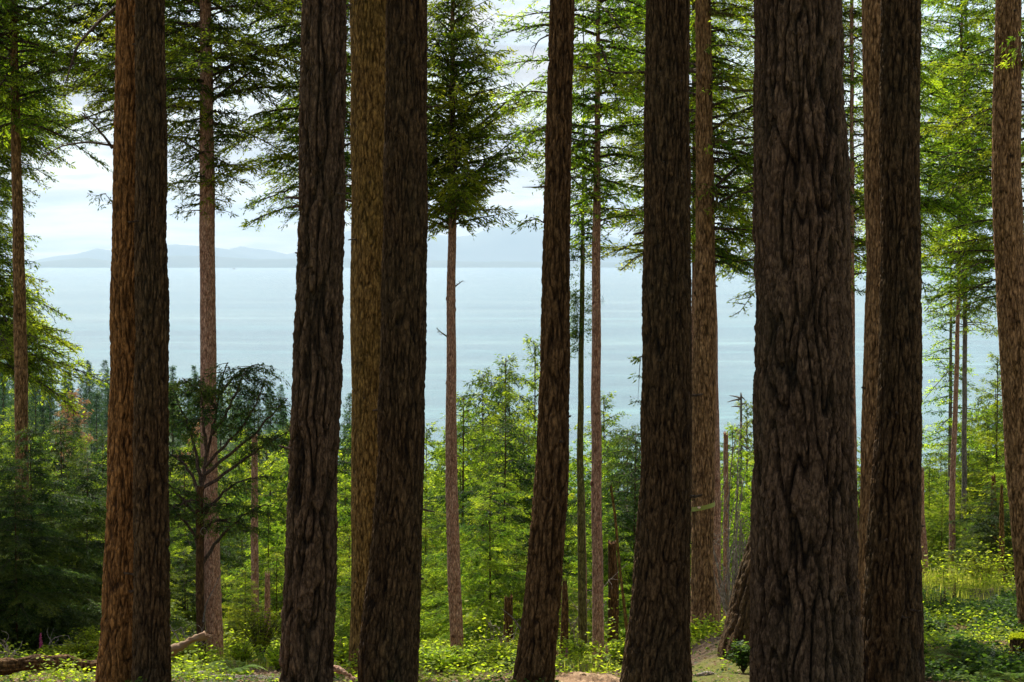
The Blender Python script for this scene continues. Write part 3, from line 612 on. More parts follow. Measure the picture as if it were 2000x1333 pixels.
crown('I', 470, 0, 101, lambda t: .45 + .85 * min(1, t * 2.4), 'needle', seed=7, z1=4.2, leaf=.045, dens=1.6, gap=.08)
crown('H', 505, 300, 35, lambda t: .36 + .1 * t, 'needle_dark', seed=8, leaf=.05, dens=1.6)
crown('K', 520, 0, 81, lambda t: 1.0 + .3 * math.sin(5 * t), 'needle_fresh', seed=9, z1=3.8, sector=(-40, 150), leaf=.04, dens=1.7, droop=.35, hang=.3)
crown('HJ', 505, 0, 135, lambda t: 1.15 + .3 * t, 'needle_bright', seed=10, z1=5.2, leaf=.045, dens=1.6, droop=.32, hang=.28)
crown('HP', 540, 0, 135, lambda t: 1.35 + .3 * math.sin(7 * t), 'needle_fresh', seed=11, z1=5.2, leaf=.045, dens=1.6, droop=.32, hang=.28)
crown('Q', 575, 0, 67, lambda t: .6 + .3 * t, 'needle_bright', seed=12, z1=5, leaf=.045, dens=1.6)
crown('HS', 520, 0, 160, lambda t: 1.1 + .3 * math.sin(6 * t), 'needle_bright', seed=13, z1=5.6, leaf=.05, dens=1.6, droop=.5, hang=.3, gap=.1)
crown('U', 565, 0, 190, lambda t: .75 + .65 * min(1, t * 2.5) - .5 * t, 'needle_fresh', seed=14, z1=6.5, leaf=.055, dens=1.5, droop=.3, hang=.22)
crown('V', 640, 0, 120, lambda t: .7 + .5 * min(1, t * 2), 'needle', seed=15, z1=5, leaf=.06, dens=1.3)
crown('V2', 885, 500, 59, lambda t: .98 - .45 * t, 'needle_bright', seed=16, leaf=.06, dens=1.5, up=.05, droop=.15, hang=.05)
crown('HW', 590, 0, 80, lambda t: 1.4 + .3 * math.sin(6 * t), 'needle_fresh', seed=19, z1=5, leaf=.05, dens=1.5, droop=.3, hang=.3)
crown('L1', 520, 0, 40, lambda t: .8, 'needle', seed=17, z1=6, leaf=.045, dens=1.5)
crown('X2', 930, 1180, 21, lambda t: .6, 'needle_bright', seed=18, leaf=.06, dens=1.4)
# high crowns above the picture on the near trees, they dapple the ground
for i, (k, zlo, Lm) in enumerate([('A2', 7, 3.0), ('C', 8, 3.0), ('E', 6.5, 3.2), ('G', 8, 2.6), ('J', 7, 3.0), ('P', 6.5, 3.6), ('S', 7, 3.2), ('D', 6.5, 2.4), ('W', 6, 2.6)]):
    T = ALLT[k]; rng = np.random.RandomState(900 + i); G = Geo()
    for j in range(34):
        t = j / 34; o, r = axis(T, zlo + (13.5 - zlo) * t)
        bough(G, o, j * 2.399 + i, Lm * (1 - .6 * t) * rng.uniform(.7, 1.1), rng, .15, .75, .1, .3)
    G.build("crown", [M['twig'], M['needle']], T['root'], T['loc'])

# explicit limbs, dead twigs, sprouts
limb('HA', [(262, 150, 0), (215, 140, .1), (150, 118, .3), (90, 110, .5)], .030, 'twig', 'needle', 1, blen=.55)
dead_twig('A1', [(228, 14, 0), (190, 45, -.1), (150, 90, -.2), (135, 140, -.3), (128, 160, -.4)], .022, 'limb', 'twig', 3)
dead_twig('A1', [(220, 290, 0), (205, 268, -.05), (180, 240, -.1), (160, 225, -.2)], .016, 'limb', 'twig', 4, 4)
dead_twig('A1', [(222, 285, 0), (170, 277, -.1), (120, 285, -.2), (88, 305, -.3), (78, 330, -.3)], .012, 'dead_branch', 'twig', 5, 4)
limb('A1', [(222, 395, 0), (212, 388, -.05), (206, 378, -.1)], .007, 'twig', 'needle_dark', 7, blen=.14, leaf=.03, name="sprig")
limb('Z', [(34, 155, 0), (70, 152, -.3), (110, 142, -.5), (160, 120, -.8)], .028, 'twig', 'needle', 8, blen=.5)
limb('Z', [(30, 70, 0), (-30, 66, -.2), (-60, 60, -.4)], .04, 'twig', 'needle', 9, blen=.5)
limb('HC', [(625, 210, 0), (560, 213, -.1), (500, 222, -.2), (455, 255, -.3)], .026, 'twig', 'needle', 10, blen=.6)
limb('HC', [(625, 318, 0), (570, 305, -.2), (520, 290, -.3)], .02, 'twig', 'needle', 11, blen=.5)
limb('HC', [(622, 360, 0), (575, 366, -.1), (525, 385, -.2), (490, 400, -.2)], .022, 'twig', 'needle', 12, blen=.45)
for j, py in enumerate([240, 272, 345, 363, 393]):
    dead_twig('D', [(688, py, 0), (676, py - 2, -.05), (655, py + (3 if j % 2 else -4), .1)], .020 if j == 4 else .013, 'limb', 'twig', 20 + j)
dead_twig('G', [(1068, 365, 0), (1045, 366, -.02), (1020, 366, -.05)], .010, 'dead_branch', 'twig', 30)
dead_twig('G', [(1074, 68, 0), (1052, 78, -.02), (1042, 100, -.05), (1040, 112, -.05)], .008, 'dead_branch', 'twig', 31, 2)
limb('G', [(1062, 435, 0), (1048, 428, -.05), (1034, 425, -.1)], .008, 'twig', 'needle', 32, blen=.2, leaf=.035, name="sprig")
dead_twig('G', [(1108, 510, 0), (1120, 509, 0), (1132, 511, 0)], .006, 'dead_branch', 'twig', 33)
dead_twig('G', [(1016, 1228, -.1), (1000, 1205, -.2), (978, 1188, -.3)], .012, 'dead_branch', 'dead', 34)
dead_twig('F', [(889, 560, 0), (897, 554, -.05), (905, 548, -.05)], .012, 'dead_branch', 'twig', 35, 3)
dead_twig('F', [(874, 658, 0), (862, 650, -.05), (852, 641, -.05)], .014, 'dead_branch', 'moss_limb', 36, 4)
dead_twig('I', [(1158, 905, 0), (1150, 900, 0)], .01, 'dead_branch', 'twig', 37)
for py, l, rr in [(24, 100, .045), (170, 105, .04), (275, 95, .04), (400, 50, .035)]:
    limb('K', [(1380, py - 4, 0), (1405, py - 8 + l * .1, -.1), (1380 + l * .8, py + 8, -.3), (1385 + l * 1.25, py + 2, -.5)], rr, 'moss_limb', 'needle_bright', int(py), blen=.5, leaf=.04)
limb('K', [(1380, 330, 0), (1400, 380, -.1), (1402, 410, -.2), (1430, 400, -.4)], .028, 'moss_limb', 'needle', 50, blen=.3, leaf=.04)
limb('K', [(1365, 140, 0), (1300, 142, .6), (1200, 140, .5), (1130, 128, .4)], .035, 'twig', 'needle_bright', 51, blen=.6, leaf=.04)
limb('J', [(1262, 700, 0), (1250, 695, .1), (1246, 790, .1)], .006, 'twig', 'needle_dark', 52, blen=.1, leaf=.03, name="sprig")
limb('I', [(1165, 330, 0), (1120, 300, -.3), (1060, 255, -.5), (1030, 240, -.6)], .018, 'twig', 'needle', 53, blen=.5)
limb('I', [(1165, 395, 0), (1110, 340, -.3), (1060, 315, -.3)], .014, 'twig', 'needle', 54, blen=.45)
limb('W', [(1994, 130, 0), (2010, 90, -.4), (1990, 60, -.7)], .02, 'twig', 'needle_bright', 55, blen=.45, leaf=.035)
limb('U', [(1872, 640, 0), (1900, 632, .2), (1925, 650, .3), (1948, 640, .3)], .012, 'twig', 'needle_bright', 56, blen=.35, leaf=.05)
limb('U', [(1872, 600, 0), (1910, 600, -.2), (1945, 610, -.3)], .014, 'twig', 'needle_bright', 57, blen=.5, leaf=.05)
for a, b in [((1446, 778), (1425, 773)), ((1446, 780), (1420, 786)), ((1447, 775), (1456, 783)), ((1446, 795), (1428, 795)), ((1448, 790), (1458, 789)), ((1446, 845), (1432, 838)), ((1447, 868), (1470, 884)), ((1446, 842), (1430, 842)), ((1449, 905), (1470, 930)), ((1446, 880), (1434, 892))]:
    dead_twig('N', [(a[0], a[1], 0), ((a[0] + b[0]) / 2, (a[1] + b[1]) / 2 - 1, .1), (b[0], b[1], .1)], .03, 'dead_branch', 'bark_pale', int(a[1]) + b[0])
rng = np.random.RandomState(77)
for k in ('A2', 'C', 'E', 'G', 'J', 'P', 'S', 'R', 'K', 'D', 'W'):
    T = ALLT[k]
    for j in range(6):
        o, r = axis(T, P(0, rng.uniform(20, 1250), T['D'])[2]); az = math.radians(rng.choice([rng.uniform(165, 215), rng.uniform(-35, 15), rng.uniform(215, 325)])); d = np.array([math.cos(az), math.sin(az), rng.uniform(-.2, .3)])
        G = Geo(); L_ = rng.choice([.03, .05, .12]) * rng.uniform(.7, 1.3); G.tube(curve(o + d * r * .9, o + d * (r + L_), rng.normal(0, .006, 3), 5), rng.uniform(.008, .015) * np.array([1.5, 1.1, .9, .8, .5]), 7)
        G.build("branch_stub", [M['twig']], T['root'], T['loc'])
# green sprouts down the side of the furred thin trunk
T = ALLT['H']; G = Geo(); rng = np.random.RandomState(61)
for j in range(150):
    py = rng.choice([rng.uniform(470, 700), rng.uniform(560, 660)]); o, r = axis(T, P(0, py, T['D'])[2]); az = math.radians(rng.choice([rng.uniform(130, 250), rng.uniform(-60, 60)], p=[.75, .25]))
    bough(G, o + np.array([math.cos(az), math.sin(az), 0]) * r, az, rng.uniform(.04, .12), rng, .03, .8, .4, .2, r0=.003, wood=False)
G.build("sprouts", [M['twig'], M['needle_dark']], T['root'], T['loc'])
# tape round the taped trunk
T = ALLT['K']; za, zb = P(1373, 994, 26)[2], P(1373, 984, 26)[2]; ax, r = axis(T, (za + zb) / 2); G = Geo(); seg = 48; V = []
for k in range(seg):
    th = k * 2 * math.pi / seg; tilt = -.035 * -math.cos(th)
    for dz_, dr in ((0.004, .006), (zb - za - .006, .006), (zb - za - .006, .008), (0.004, .008)):
        V.append([ax[0] + math.cos(th) * (r + dr + .006), T['D'] + math.sin(th) * (r + dr + .006), za + dz_ + tilt])
q = []
for k in range(seg):
    for j in range(4): q.append([k * 4 + j, k * 4 + (j + 1) % 4, ((k + 1) % seg) * 4 + (j + 1) % 4, ((k + 1) % seg) * 4 + j])
tp = empty("tape", (float(ax[0]), 26.0 - r - .02, float(za))); tag(tp, "yellow green flagging tape tied round the wavy barked trunk", "tape")
mesh_np("band", np.array(V), np.array(q), [M['tape']], tp, np.array(tp.location))
kn = np.array([ax[0] - .06, 26 - r - .036, (za + zb) / 2 + .0]); G.tube([kn + [-.02, 0, .008], kn, kn + [.02, 0, .003]], [.008, .015, .008], 8); G.build("knot", [M['tape_tag']], tp, np.array(tp.location))

# ------------------------------------------------------------------ small twisted tree with fanned branches
D = 27.0; base = P(392, 1312, D); base[2] = gz(base[0], D)
yt = empty("hemlock_tree", tuple(base)); tag(yt, "small dark twisted tree fanning curved branches in front of the slim knotted trunk", "tree")
ALLT['Y0'] = dict(root=yt, loc=base, D=D, z=np.array([base[2], P(0, 960, D)[2]]), cx=np.array([base[0], P(392, 0, D)[0]]), r=np.array([.05, .045]))
def pts(L, dd=0): return np.array([P(a, b, D + dd + (c[0] if c else 0)) for a, b, *c in L])
st = pts([(396, 1325), (393, 1250), (390, 1150), (391, 1060), (389, 990), (392, 950)]); st[0][2] = base[2] - .2
V, Q = tube(curve(st[0], st[0], (0, 0, 0), 2), .05, 8)
G = Geo(); s = np.linspace(0, 1, len(st)); t = np.linspace(0, 1, 20); C = np.stack([np.interp(t, s, st[:, j]) for j in range(3)], 1); G.tube(C, np.linspace(.062, .05, 20), 12, a=.5)
G.build("trunk", [M['bark_brown']], yt, base, smooth=True)
fans = [[(392, 952), (400, 905), (414, 850), (424, 800), (430, 750), (445, 708)], [(392, 945), (384, 890), (372, 840), (352, 795), (336, 758)], [(404, 890), (398, 840), (396, 790), (388, 740)], [(414, 850), (440, 810), (462, 765), (478, 728)],
        [(398, 915), (440, 870), (478, 830), (505, 780), (520, 738)], [(396, 930), (450, 885), (500, 845), (540, 800), (562, 778)], [(393, 955), (440, 925), (490, 888), (530, 860), (566, 842)], [(391, 965), (370, 920), (348, 895), (330, 885)],
        [(424, 800), (402, 775), (378, 755), (356, 738)], [(428, 770), (450, 745), (478, 720), (505, 712)], [(396, 1100), (430, 1050), (470, 1010), (520, 985)], [(392, 1080), (370, 1030), (345, 1000), (330, 985)],
        [(396, 1010), (430, 965), (470, 940), (520, 930)], [(391, 1015), (365, 985), (340, 960), (325, 940)], [(393, 1000), (410, 985), (440, 985), (470, 990)], [(392, 990), (375, 975), (350, 985), (332, 1000)], [(393, 1040), (420, 1015), (450, 1020), (480, 1040)]]
rng = np.random.RandomState(88)
for i, f in enumerate(fans):
    off = rng.uniform(-.6, .6); W = np.array([P(a, b, D + off * j / len(f)) for j, (a, b) in enumerate(f)]); s = np.linspace(0, 1, len(W)); t = np.linspace(0, 1, 14)
    C = np.stack([np.interp(t, s, W[:, j]) for j in range(3)], 1); C[1:-1] = (C[:-2] + C[1:-1] * 2 + C[2:]) / 4; C[1:-1] += rng.normal(0, .008, C[1:-1].shape)
    G = Geo(); G.tube(C, np.linspace(.026, .006, 14), 6, a=.5)
    nb = 13 if i < 10 else 9
    for j in range(nb):
        u = .42 + .58 * (j + rng.uniform()) / nb; o = np.array([np.interp(u, t, C[:, q]) for q in range(3)])
        bough(G, o, rng.uniform(0, 6.28), rng.uniform(.22, .55) * (1.2 - .3 * u), rng, .035, 1.6, .1, .35, hang=.45, r0=.006)
    G.build("branch", [M['twig'], M['needle_dark']], yt, base)
dead_twig('Y0', [(397, 1215, -.2), (402, 1180, -.3), (418, 1150, -.3), (432, 1118, -.2)], .012, 'dead_branch', 'dead', 3)
dead_twig('Y0', [(396, 1045, -.2), (390, 1040, -.3), (396, 1030, -.35), (402, 1034, -.3)], .010, 'dead_branch', 'dead', 4)

# ------------------------------------------------------------------ young conifers of the thicket (four kinds, then copies)
GAPS = [(-80, 20, "at the rim of the view by the edge trunk"), (20, 120, "beside the slim edge trunk"), (120, 262, "beside the twin trunk"), (262, 400, "between the twin trunk and the slim knotted trunk"),
        (400, 500, "past the twisted small tree"), (500, 620, "beside the leaning dark trunk"), (620, 720, "in the slit before the olive trunk"), (720, 880, "between the rugged olive pair and the slim bare trunk"),
        (880, 960, "close past the slim bare trunk"), (960, 1060, "before the slim leaning trunk"), (1060, 1165, "around the sprout covered trunk"), (1165, 1290, "before the thick dark brown trunk"),
        (1290, 1400, "behind the taped trunk"), (1400, 1500, "around the dead snag"), (1500, 1720, "in the slit past the broadest trunk"), (1720, 1850, "at the near side of the clearing"),
        (1850, 1925, "in the middle of the clearing"), (1925, 2200, "by the knotted edge trunk")]
ORD = ["first", "second", "third", "fourth", "fifth", "sixth", "seventh", "eighth", "ninth", "tenth", "eleventh", "twelfth", "thirteenth", "fourteenth"]
def gapname(px):
    for a, b, s in GAPS:
        if a <= px < b: return s
    return "at the rim of the view"
def conifer(H, n, Lb, leaf, dens, mat, seed, up=.3, droop=.3, hang=.2, shape=.8, bare=.04, name="young_fir", rt=.06, barkm='bark_brown'):
    rng = np.random.RandomState(seed); root = empty(name, (0, 0, 0))
    G = Geo(); zz = np.linspace(-.4, H, 10); wob = np.cumsum(rng.normal(0, .01 * H / 8, 10)); G.tube(np.stack([wob, wob[::-1] * .5, zz], 1), rt * (1.02 - np.linspace(0, 1, 10)) + .008, 8, a=.5)
    G.build("trunk", [M[barkm]], root, (0, 0, 0), smooth=True)
    G = Geo(); az = 0
    for i in range(n):
        t = bare + (1 - bare) * ((i + rng.uniform(0, .8)) / n); az += 2.399 + rng.uniform(-.9, .9)
        L = (Lb * (1 - t) ** shape + .10 * H / 8) * rng.choice([rng.uniform(.45, .8), rng.uniform(.85, 1.3)])
        bough(G, np.array([np.interp(H * t, zz, wob), 0, H * t]), az, L, rng, leaf, dens, up + .35 * t, droop, hang=hang, r0=.012)
    for j in range(3):                              # leader
        bough(G, np.array([wob[-1], 0, H * .97]), rng.uniform(0, 6), .14 * H / 8, rng, leaf, dens, 2.5, 0, r0=.005)
    G.build("crown", [M['twig'], M[mat]], root, (0, 0, 0))
    return root
PROTO = [conifer(8, 72, 2.4, .055, 2.2, 'needle_bright', 201, droop=.35, hang=.3, shape=.7, rt=.035), conifer(8, 66, 2.9, .055, 2.2, 'needle_fresh', 202, up=.15, droop=.35, hang=.45, shape=.6, rt=.035),
         conifer(8, 70, 1.9, .055, 2.2, 'needle', 203, up=.5, droop=.25, shape=.8, rt=.03), conifer(8, 72, 3.0, .055, 2.2, 'needle_dark', 204, up=.05, droop=.4, hang=.6, shape=.55, name="young_cedar", rt=.035)]
SKYL = [(-100, 800), (0, 800), (60, 835), (150, 835), (215, 838), (330, 865), (450, 840), (560, 810), (670, 822), (760, 825), (840, 822), (870, 835), (900, 795), (940, 745), (985, 706), (1040, 765), (1100, 850), (1130, 835), (1180, 800), (1215, 845), (1250, 862), (1360, 840), (1420, 838), (1450, 800), (1480, 790), (1600, 820), (1665, 855), (1700, 865), (1800, 812), (1850, 835), (1900, 790), (1950, 702), (2000, 770), (2100, 760)]
sx_, sy_ = [p[0] for p in SKYL], [p[1] for p in SKYL]
rng = np.random.RandomState(5); plan = []
for tier, (step, d0, d1, dy0, dy1) in enumerate([(38, 52, 84, 4, 40), (46, 44, 62, 60, 130), (54, 38, 50, 150, 240), (74, 36, 42, 260, 330)]):
    px = -70.0
    while px < 2080:
        top = np.interp(px, sx_, sy_) + rng.uniform(dy0, dy1); Dd = rng.uniform(d0, d1)
        plan.append([px, top, Dd, tier, None]); px += step * rng.uniform(.7, 1.3)
plan += [[x_, y_, d_, 1, k_] for x_, y_, d_, k_ in ((1815, 900, 46, 0), (1840, 980, 44, 1), (1875, 940, 50, 2), (1900, 1010, 45, 0), (1930, 900, 50, 1), (1825, 1080, 43, 2), (1890, 1090, 44, 1), (1945, 1050, 44, 0), (1865, 1040, 47, 3), (1915, 1120, 43, 2))]
plan += [[985, 706, 52, 0, 2], [940, 735, 56, 0, 2], [905, 782, 50, 0, 0], [1047, 670, 60, 0, 2], [1183, 778, 60, 0, 2], [1950, 700, 54, 0, 2], [1462, 792, 60, 0, 2], [1430, 838, 52, 0, 0], [1225, 842, 48, 0, 3], [1240, 850, 44, 0, 3],
         [60, 845, 30, 1, 3], [120, 830, 33, 1, 3], [-10, 900, 28, 1, 3], [170, 900, 31, 2, 3], [30, 960, 27, 2, 3], [955, 940, 36, 2, 1], [700, 800, 60, 0, 3], [335, 770, 75, 0, 3]]
used = set(); TIER = ["topmost", "upper", "middle", "lowest"]; KIND = ["bushy bright", "spreading green", "slender green", "drooping dark"]
plan.sort(key=lambda p: p[0]); cnt = {}
for px, top, Dd, tier, kd in plan:
    kd = kd if kd is not None else int(rng.choice(4, p=[.32, .34, .15, .19]))
    p = P(px, top, Dd); g = gz(p[0], Dd); Hh = p[2] - g + .1
    if Hh < 1.2: continue
    s = Hh / 8.0; sxy = min(1.9, max(.85, 1.1 / max(s, .3) ** .4)) * rng.uniform(.85, 1.15)
    if kd in used: o = copy_tree(PROTO[kd], (p[0], Dd, g - .05), rng.uniform(0, 6.28), s, sxy)
    else: o = PROTO[kd]; used.add(kd); o.location = (p[0], Dd, g - .05); o.scale = (s * sxy, s * sxy, s)
    key = (gapname(px), tier, kd); cnt[key] = cnt.get(key, 0) + 1
    lab = f"{KIND[kd]} young {'cedar' if kd == 3 else 'fir'}, {TIER[tier]} tier, {ORD[cnt[key] - 1]} {key[0]}".replace(" the ", " ").replace("between", "amid")
    tag(o, lab, "young tree", "young conifers of the thicket")
for k in range(4):
    if k not in used: bpy.data.objects.remove(PROTO[k])

# ------------------------------------------------------------------ firs of the far slope
FAR = [conifer(16, 90, 3.3, .30, .42, 'needle_far', 301, shape=.8, name="distant_fir", rt=.2), conifer(16, 80, 2.6, .30, .42, 'needle_far', 302, shape=.95, name="distant_fir", rt=.2),
       conifer(16, 70, 4.2, .34, .40, 'needle', 303, shape=.55, hang=.3, name="distant_fir", rt=.2)]
rust = conifer(13, 60, 3.2, .30, .42, 'needle_rust', 304, shape=.5, name="dying_fir", rt=.2)
first = set(); rows = [(100, 1), (125, 1), (150, 1), (185, 1), (225, 1), (270, 1), (320, 1), (375, 1), (430, 1), (490, 1), (540, 1)]; cntf = {}
for ri, (Dr, _) in enumerate(rows):
    wpx = 4.0 / Dr * FPX; px = -60 + rng.uniform(0, wpx); lim = 700 if Dr > 200 else 2050
    while px < lim:
        vis = any(a < px < b for a, b in ((-60, 225), (322, 578), (655, 695), (825, 1065), (1105, 1262), (1345, 1485), (1650, 1700), (1790, 1975)))
        if vis and not (px > 700 and Dr > 130 and rng.uniform() < .4):
            Dd = Dr * rng.uniform(.95, 1.05); x = (px - 1000) / FPX * Dd; g = gz(x, Dd); s = rng.uniform(.62, 1.12) * (1 if Dr > 150 else .72)
            kd = int(rng.choice(3, p=[.45, .4, .15]))
            if kd in first: o = copy_tree(FAR[kd], (x, Dd, g - .3), rng.uniform(0, 6.28), s)
            else: o = FAR[kd]; first.add(kd); o.location = (x, Dd, g - .3); o.scale = (s,) * 3
            key = (gapname(px), ri, kd); cntf[key] = cntf.get(key, 0) + 1
            tag(o, f"hazy {('broad', 'narrow', 'ragged')[kd]} fir, {ORD[ri]} slope row, {ORD[cntf[key] - 1]} {key[0]}".replace(" the ", " "), "tree", "firs on the far slope")
        px += wpx * rng.uniform(.7, 1.35)
p = P(143, 768, 300.0); rust.location = (p[0], 300, gz(p[0], 300)); rust.scale = ((p[2] - gz(p[0], 300)) / 13,) * 3; tag(rust, "rust coloured dying fir among the blue green firs of the far slope", "tree")
r2 = copy_tree(rust, (P(382, 0, 240)[0], 240, gz(P(382, 0, 240)[0], 240)), 2.0, .8); pz = P(382, 835, 240.0); r2.scale = ((pz[2] - r2.location[2]) / 13,) * 3; tag(r2, "rusty half bare fir seen low beside the slim knotted trunk", "tree")

# ------------------------------------------------------------------ logs, stump, broken wood
def log(name, label, path, rads, mat, cat="log", seed=0, k=40, n=90, style='coarse2'):
    path = np.array(path, float); s = np.linspace(0, 1, len(path)); t = np.linspace(0, 1, n); C = np.stack([np.interp(t, s, path[:, j]) for j in range(3)], 1)
    for _ in range(6): C[1:-1] = (C[:-2] + C[1:-1] * 2 + C[2:]) / 4
    R = np.interp(t, np.linspace(0, 1, len(rads)), rads); V, Q = tube(C, R, k); m = n * k
    cc = np.repeat(C, k, 0); off = V[:m] - cc; d = off / (np.linalg.norm(off, axis=1)[:, None] + 1e-9)
    q = V[:m] / .05; q[:, 0] /= 3.5; nn = np.abs(perlin(q, seed)); h = sstep(nn, 0, .3) * .7 + .25 * perlin(V[:m] / .03, seed + 1) + .2
    V[:m] += d * ((h - .5) * .022 + perlin(V[:m] / .22, seed + 2) * .03)[:, None]
    h = np.concatenate([h, np.full(len(V) - m, .5)])
    root = empty(name, tuple(path[0])); tag(root, label, cat); mesh_np("stem", V, Q, [M[mat]], root, path[0], {"bark": h}, smooth=True); return root
def GP(px, D, up=0.0):
    x = (px - 1000) / FPX * D; return [x, D, gz(x, D) + up]
def PG(px, py, D): return list(P(px, py, D))
log("fallen_log", "long brown fallen log lying in front of the leafy brambles near the twin trunk", [PG(-80, 1308, 21.5), PG(10, 1302, 21.5), PG(70, 1293, 21.6), PG(130, 1294, 21.8), PG(200, 1306, 22), PG(260, 1316, 22)], [.07, .075, .07, .07, .065, .06], 'bark_brown', seed=3)
log("fallen_log", "grey fallen log lying low between the twin trunk and the leaning dark trunk", [PG(300, 1322, 22.4), PG(345, 1322, 22.3), PG(420, 1326, 22.2), PG(500, 1331, 22.1), PG(590, 1336, 22)], [.06, .062, .06, .055, .05], 'bark_pale', seed=5)
bl = log("broken_branch", "splintered pale broken branch poking up beside the twin trunk", [PG(318, 1280, 21.6), PG(345, 1266, 21.6), PG(375, 1251, 21.6), PG(402, 1241, 21.6)], [.035, .038, .045, .040], 'wood_cut', "branch", 7, k=16, n=40)
G = Geo(); rng = np.random.RandomState(4); e = P(402, 1241, 21.6)
for j in range(7):
    o = e + rng.normal(0, .018, 3) + [-.05, 0, -.02]; G.tube([o, o + [.06 + rng.uniform(0, .05), 0, .02 + rng.normal(0, .008)]], [.014, .003], 4)
G.build("splinters", [M['wood_cut']], bl, np.array(bl.location))
log("fallen_branch", "curved pale fallen branch lying between the two rugged dark trunks", [PG(650, 1305, 21), PG(662, 1308, 21), PG(680, 1318, 20.9), PG(700, 1334, 20.8)], [.022, .03, .028, .03], 'bark_thin', "branch", 9, k=14, n=40)
log("fallen_branch", "thin straight pale stick lying across the foot of the slim bare trunk", [PG(815, 1268, 27), PG(870, 1275, 27), PG(925, 1282, 27)], [.008, .010, .007], 'dead', "branch", 11, k=8, n=30)
log("fallen_log", "short grey log between the slim reddish trunk and the thick dark brown one", [PG(1180, 1290, 26), PG(1205, 1288, 26), PG(1240, 1282, 26.2)], [.04, .045, .04], 'bark_pale', seed=13, k=16, n=30)
log("fallen_branch", "brown stick lying on the mossy ground beside the thick dark brown trunk", [PG(1335, 1322, 20), PG(1380, 1318, 20.2), PG(1420, 1322, 20.4)], [.012, .015, .01], 'dead', "branch", 15, k=8, n=30)
log("fallen_branch", "grey stick lying slantwise on moss below the flaring reddish foot", [PG(1355, 1302, 21.5), PG(1385, 1293, 21.7), PG(1425, 1291, 22)], [.012, .015, .009], 'dead', "branch", 16, k=8, n=30)
# mossy stump
b = P(1993, 1330, 21.0); zt_, zb_ = P(0, 1243, 21)[2], gz(b[0], 21.0) - .1
V, Q, h = trunk_geo(np.array([zb_, (zb_ + zt_) / 2, zt_]), np.full(3, b[0]), np.full(3, 21.0), np.array([.125, .105, .10]), .015, 90, seed=71, zvis=(zb_, zt_), buttress=.3, **STY['coarse2'])
c = len(V); seg = 90; rim0 = c - seg; ctr = V[rim0:].mean(0) - [0, 0, .01]; V = np.vstack([V, ctr[None]]); h = np.append(h, .4)
Q = np.vstack([Q, [[c, rim0 + j, rim0 + (j + 1) % seg, rim0 + (j + 2) % seg] for j in range(0, seg - 1, 2)]])
sp = empty("stump", (float(b[0]), 21.0, float(zb_ + .1))); tag(sp, "dark tree stump capped with yellow green moss by the knotted edge trunk", "stump")
mesh_np("stem", V, Q, [M['bark_dark']], sp, np.array(sp.location), {"bark": h}, smooth=True)
G = Geo(); rng = np.random.RandomState(6); n = 2600; a = rng.uniform(0, 6.28, n); rr = .108 * np.sqrt(rng.uniform(0, 1.05, n)); o = np.stack([b[0] + rr * np.cos(a), 21 + rr * np.sin(a), zt_ - .02 + .02 * rng.uniform(0, 1, n) + .02 * (1 - (rr / .1) ** 2)], 1)
d = rng.normal(0, 1, (n, 3)) + [0, 0, 1]; d /= np.linalg.norm(d, axis=1)[:, None]; sxv = np.cross(d, [.3, .9, .1]); L_ = .022
G.leaves(np.stack([o, o + d * L_ * .5 + sxv * .005, o + d * L_, o + d * L_ * .5 - sxv * .005], 1), rng.uniform(.3, 1, n)); G.build("moss_cap", [M['herb'], M['herb']], sp, np.array(sp.location))
# stones on the earth mound
def stone(loc, s, seed, label):
    import bmesh
    bm = bmesh.new(); bmesh.ops.create_icosphere(bm, subdivisions=3, radius=1)
    co = np.array([v.co for v in bm.verts]); n1 = perlin(co * 1.1, seed) ; n2 = perlin(co * 3.2, seed + 1)
    for v, a, b_ in zip(bm.verts, n1, n2): v.co = Vector(v.co) * (1 + .45 * a + .12 * b_); v.co.z *= .6
    me = bpy.data.meshes.new("stone"); bm.to_mesh(me); bm.free(); me.materials.append(M['earth']); o = bpy.data.objects.new("stone", me); COL.objects.link(o)
    o.location = loc; o.scale = (s * 1.2, s, s); tag(o, label, "stone", "stones on the earth mound")
def earth_mat():
    m, n, l, b = newmat("dug_earth"); a = noise(n, l, 3, 8, .7, stretch=(1, 1, 1)); r = ramp(n, [(.3, (.13, .075, .04)), (.5, (.24, .145, .075)), (.62, (.38, .26, .15)), (.75, (.30, .27, .06))]); l.new(a.outputs["Fac"], r.inputs[0]); l.new(r.outputs[0], b.inputs["Base Color"])
    bp = n.new("ShaderNodeBump"); bp.inputs["Strength"].default_value = 1; bp.inputs["Distance"].default_value = .02; l.new(a.outputs["Fac"], bp.inputs["Height"]); l.new(bp.outputs[0], b.inputs["Normal"]); b.inputs["Roughness"].default_value = .95
    return m
M['earth'] = earth_mat()
xs = np.linspace(P(1072, 0, 21)[0] - .05, P(1250, 0, 21)[0], 130); ys = np.linspace(18.5, 23.6, 150)
def moundz(X, Y):
    c = P(1150, 1333, 21.5); e = np.exp(-(((X - c[0]) / .42) ** 4 + ((Y - 21.0) / 2.0) ** 4)); q = np.stack([X.ravel(), Y.ravel(), 0 * X.ravel()], 1)
    return ground(X, Y) - .06 + e * (.07 + .05 * perlin(q / .16, 41).reshape(X.shape) + .05 * np.abs(perlin(q / .06, 42)).reshape(X.shape) + .02 * perlin(q / .025, 43).reshape(X.shape))
mo = grid("earth_mound", xs, ys, moundz, M['earth']); tag(mo, kind="structure")
rng = np.random.RandomState(9)
SL = ["largest tan stone on the crown of the earth mound", "brown stone at the mound edge by the slim leaning trunk", "pale stone low on the mound beside the thick dark brown trunk", "small reddish stone in the middle of the mound", "flat tan stone near the mound top", "small brown stone by the yellow leaves of the mound"]
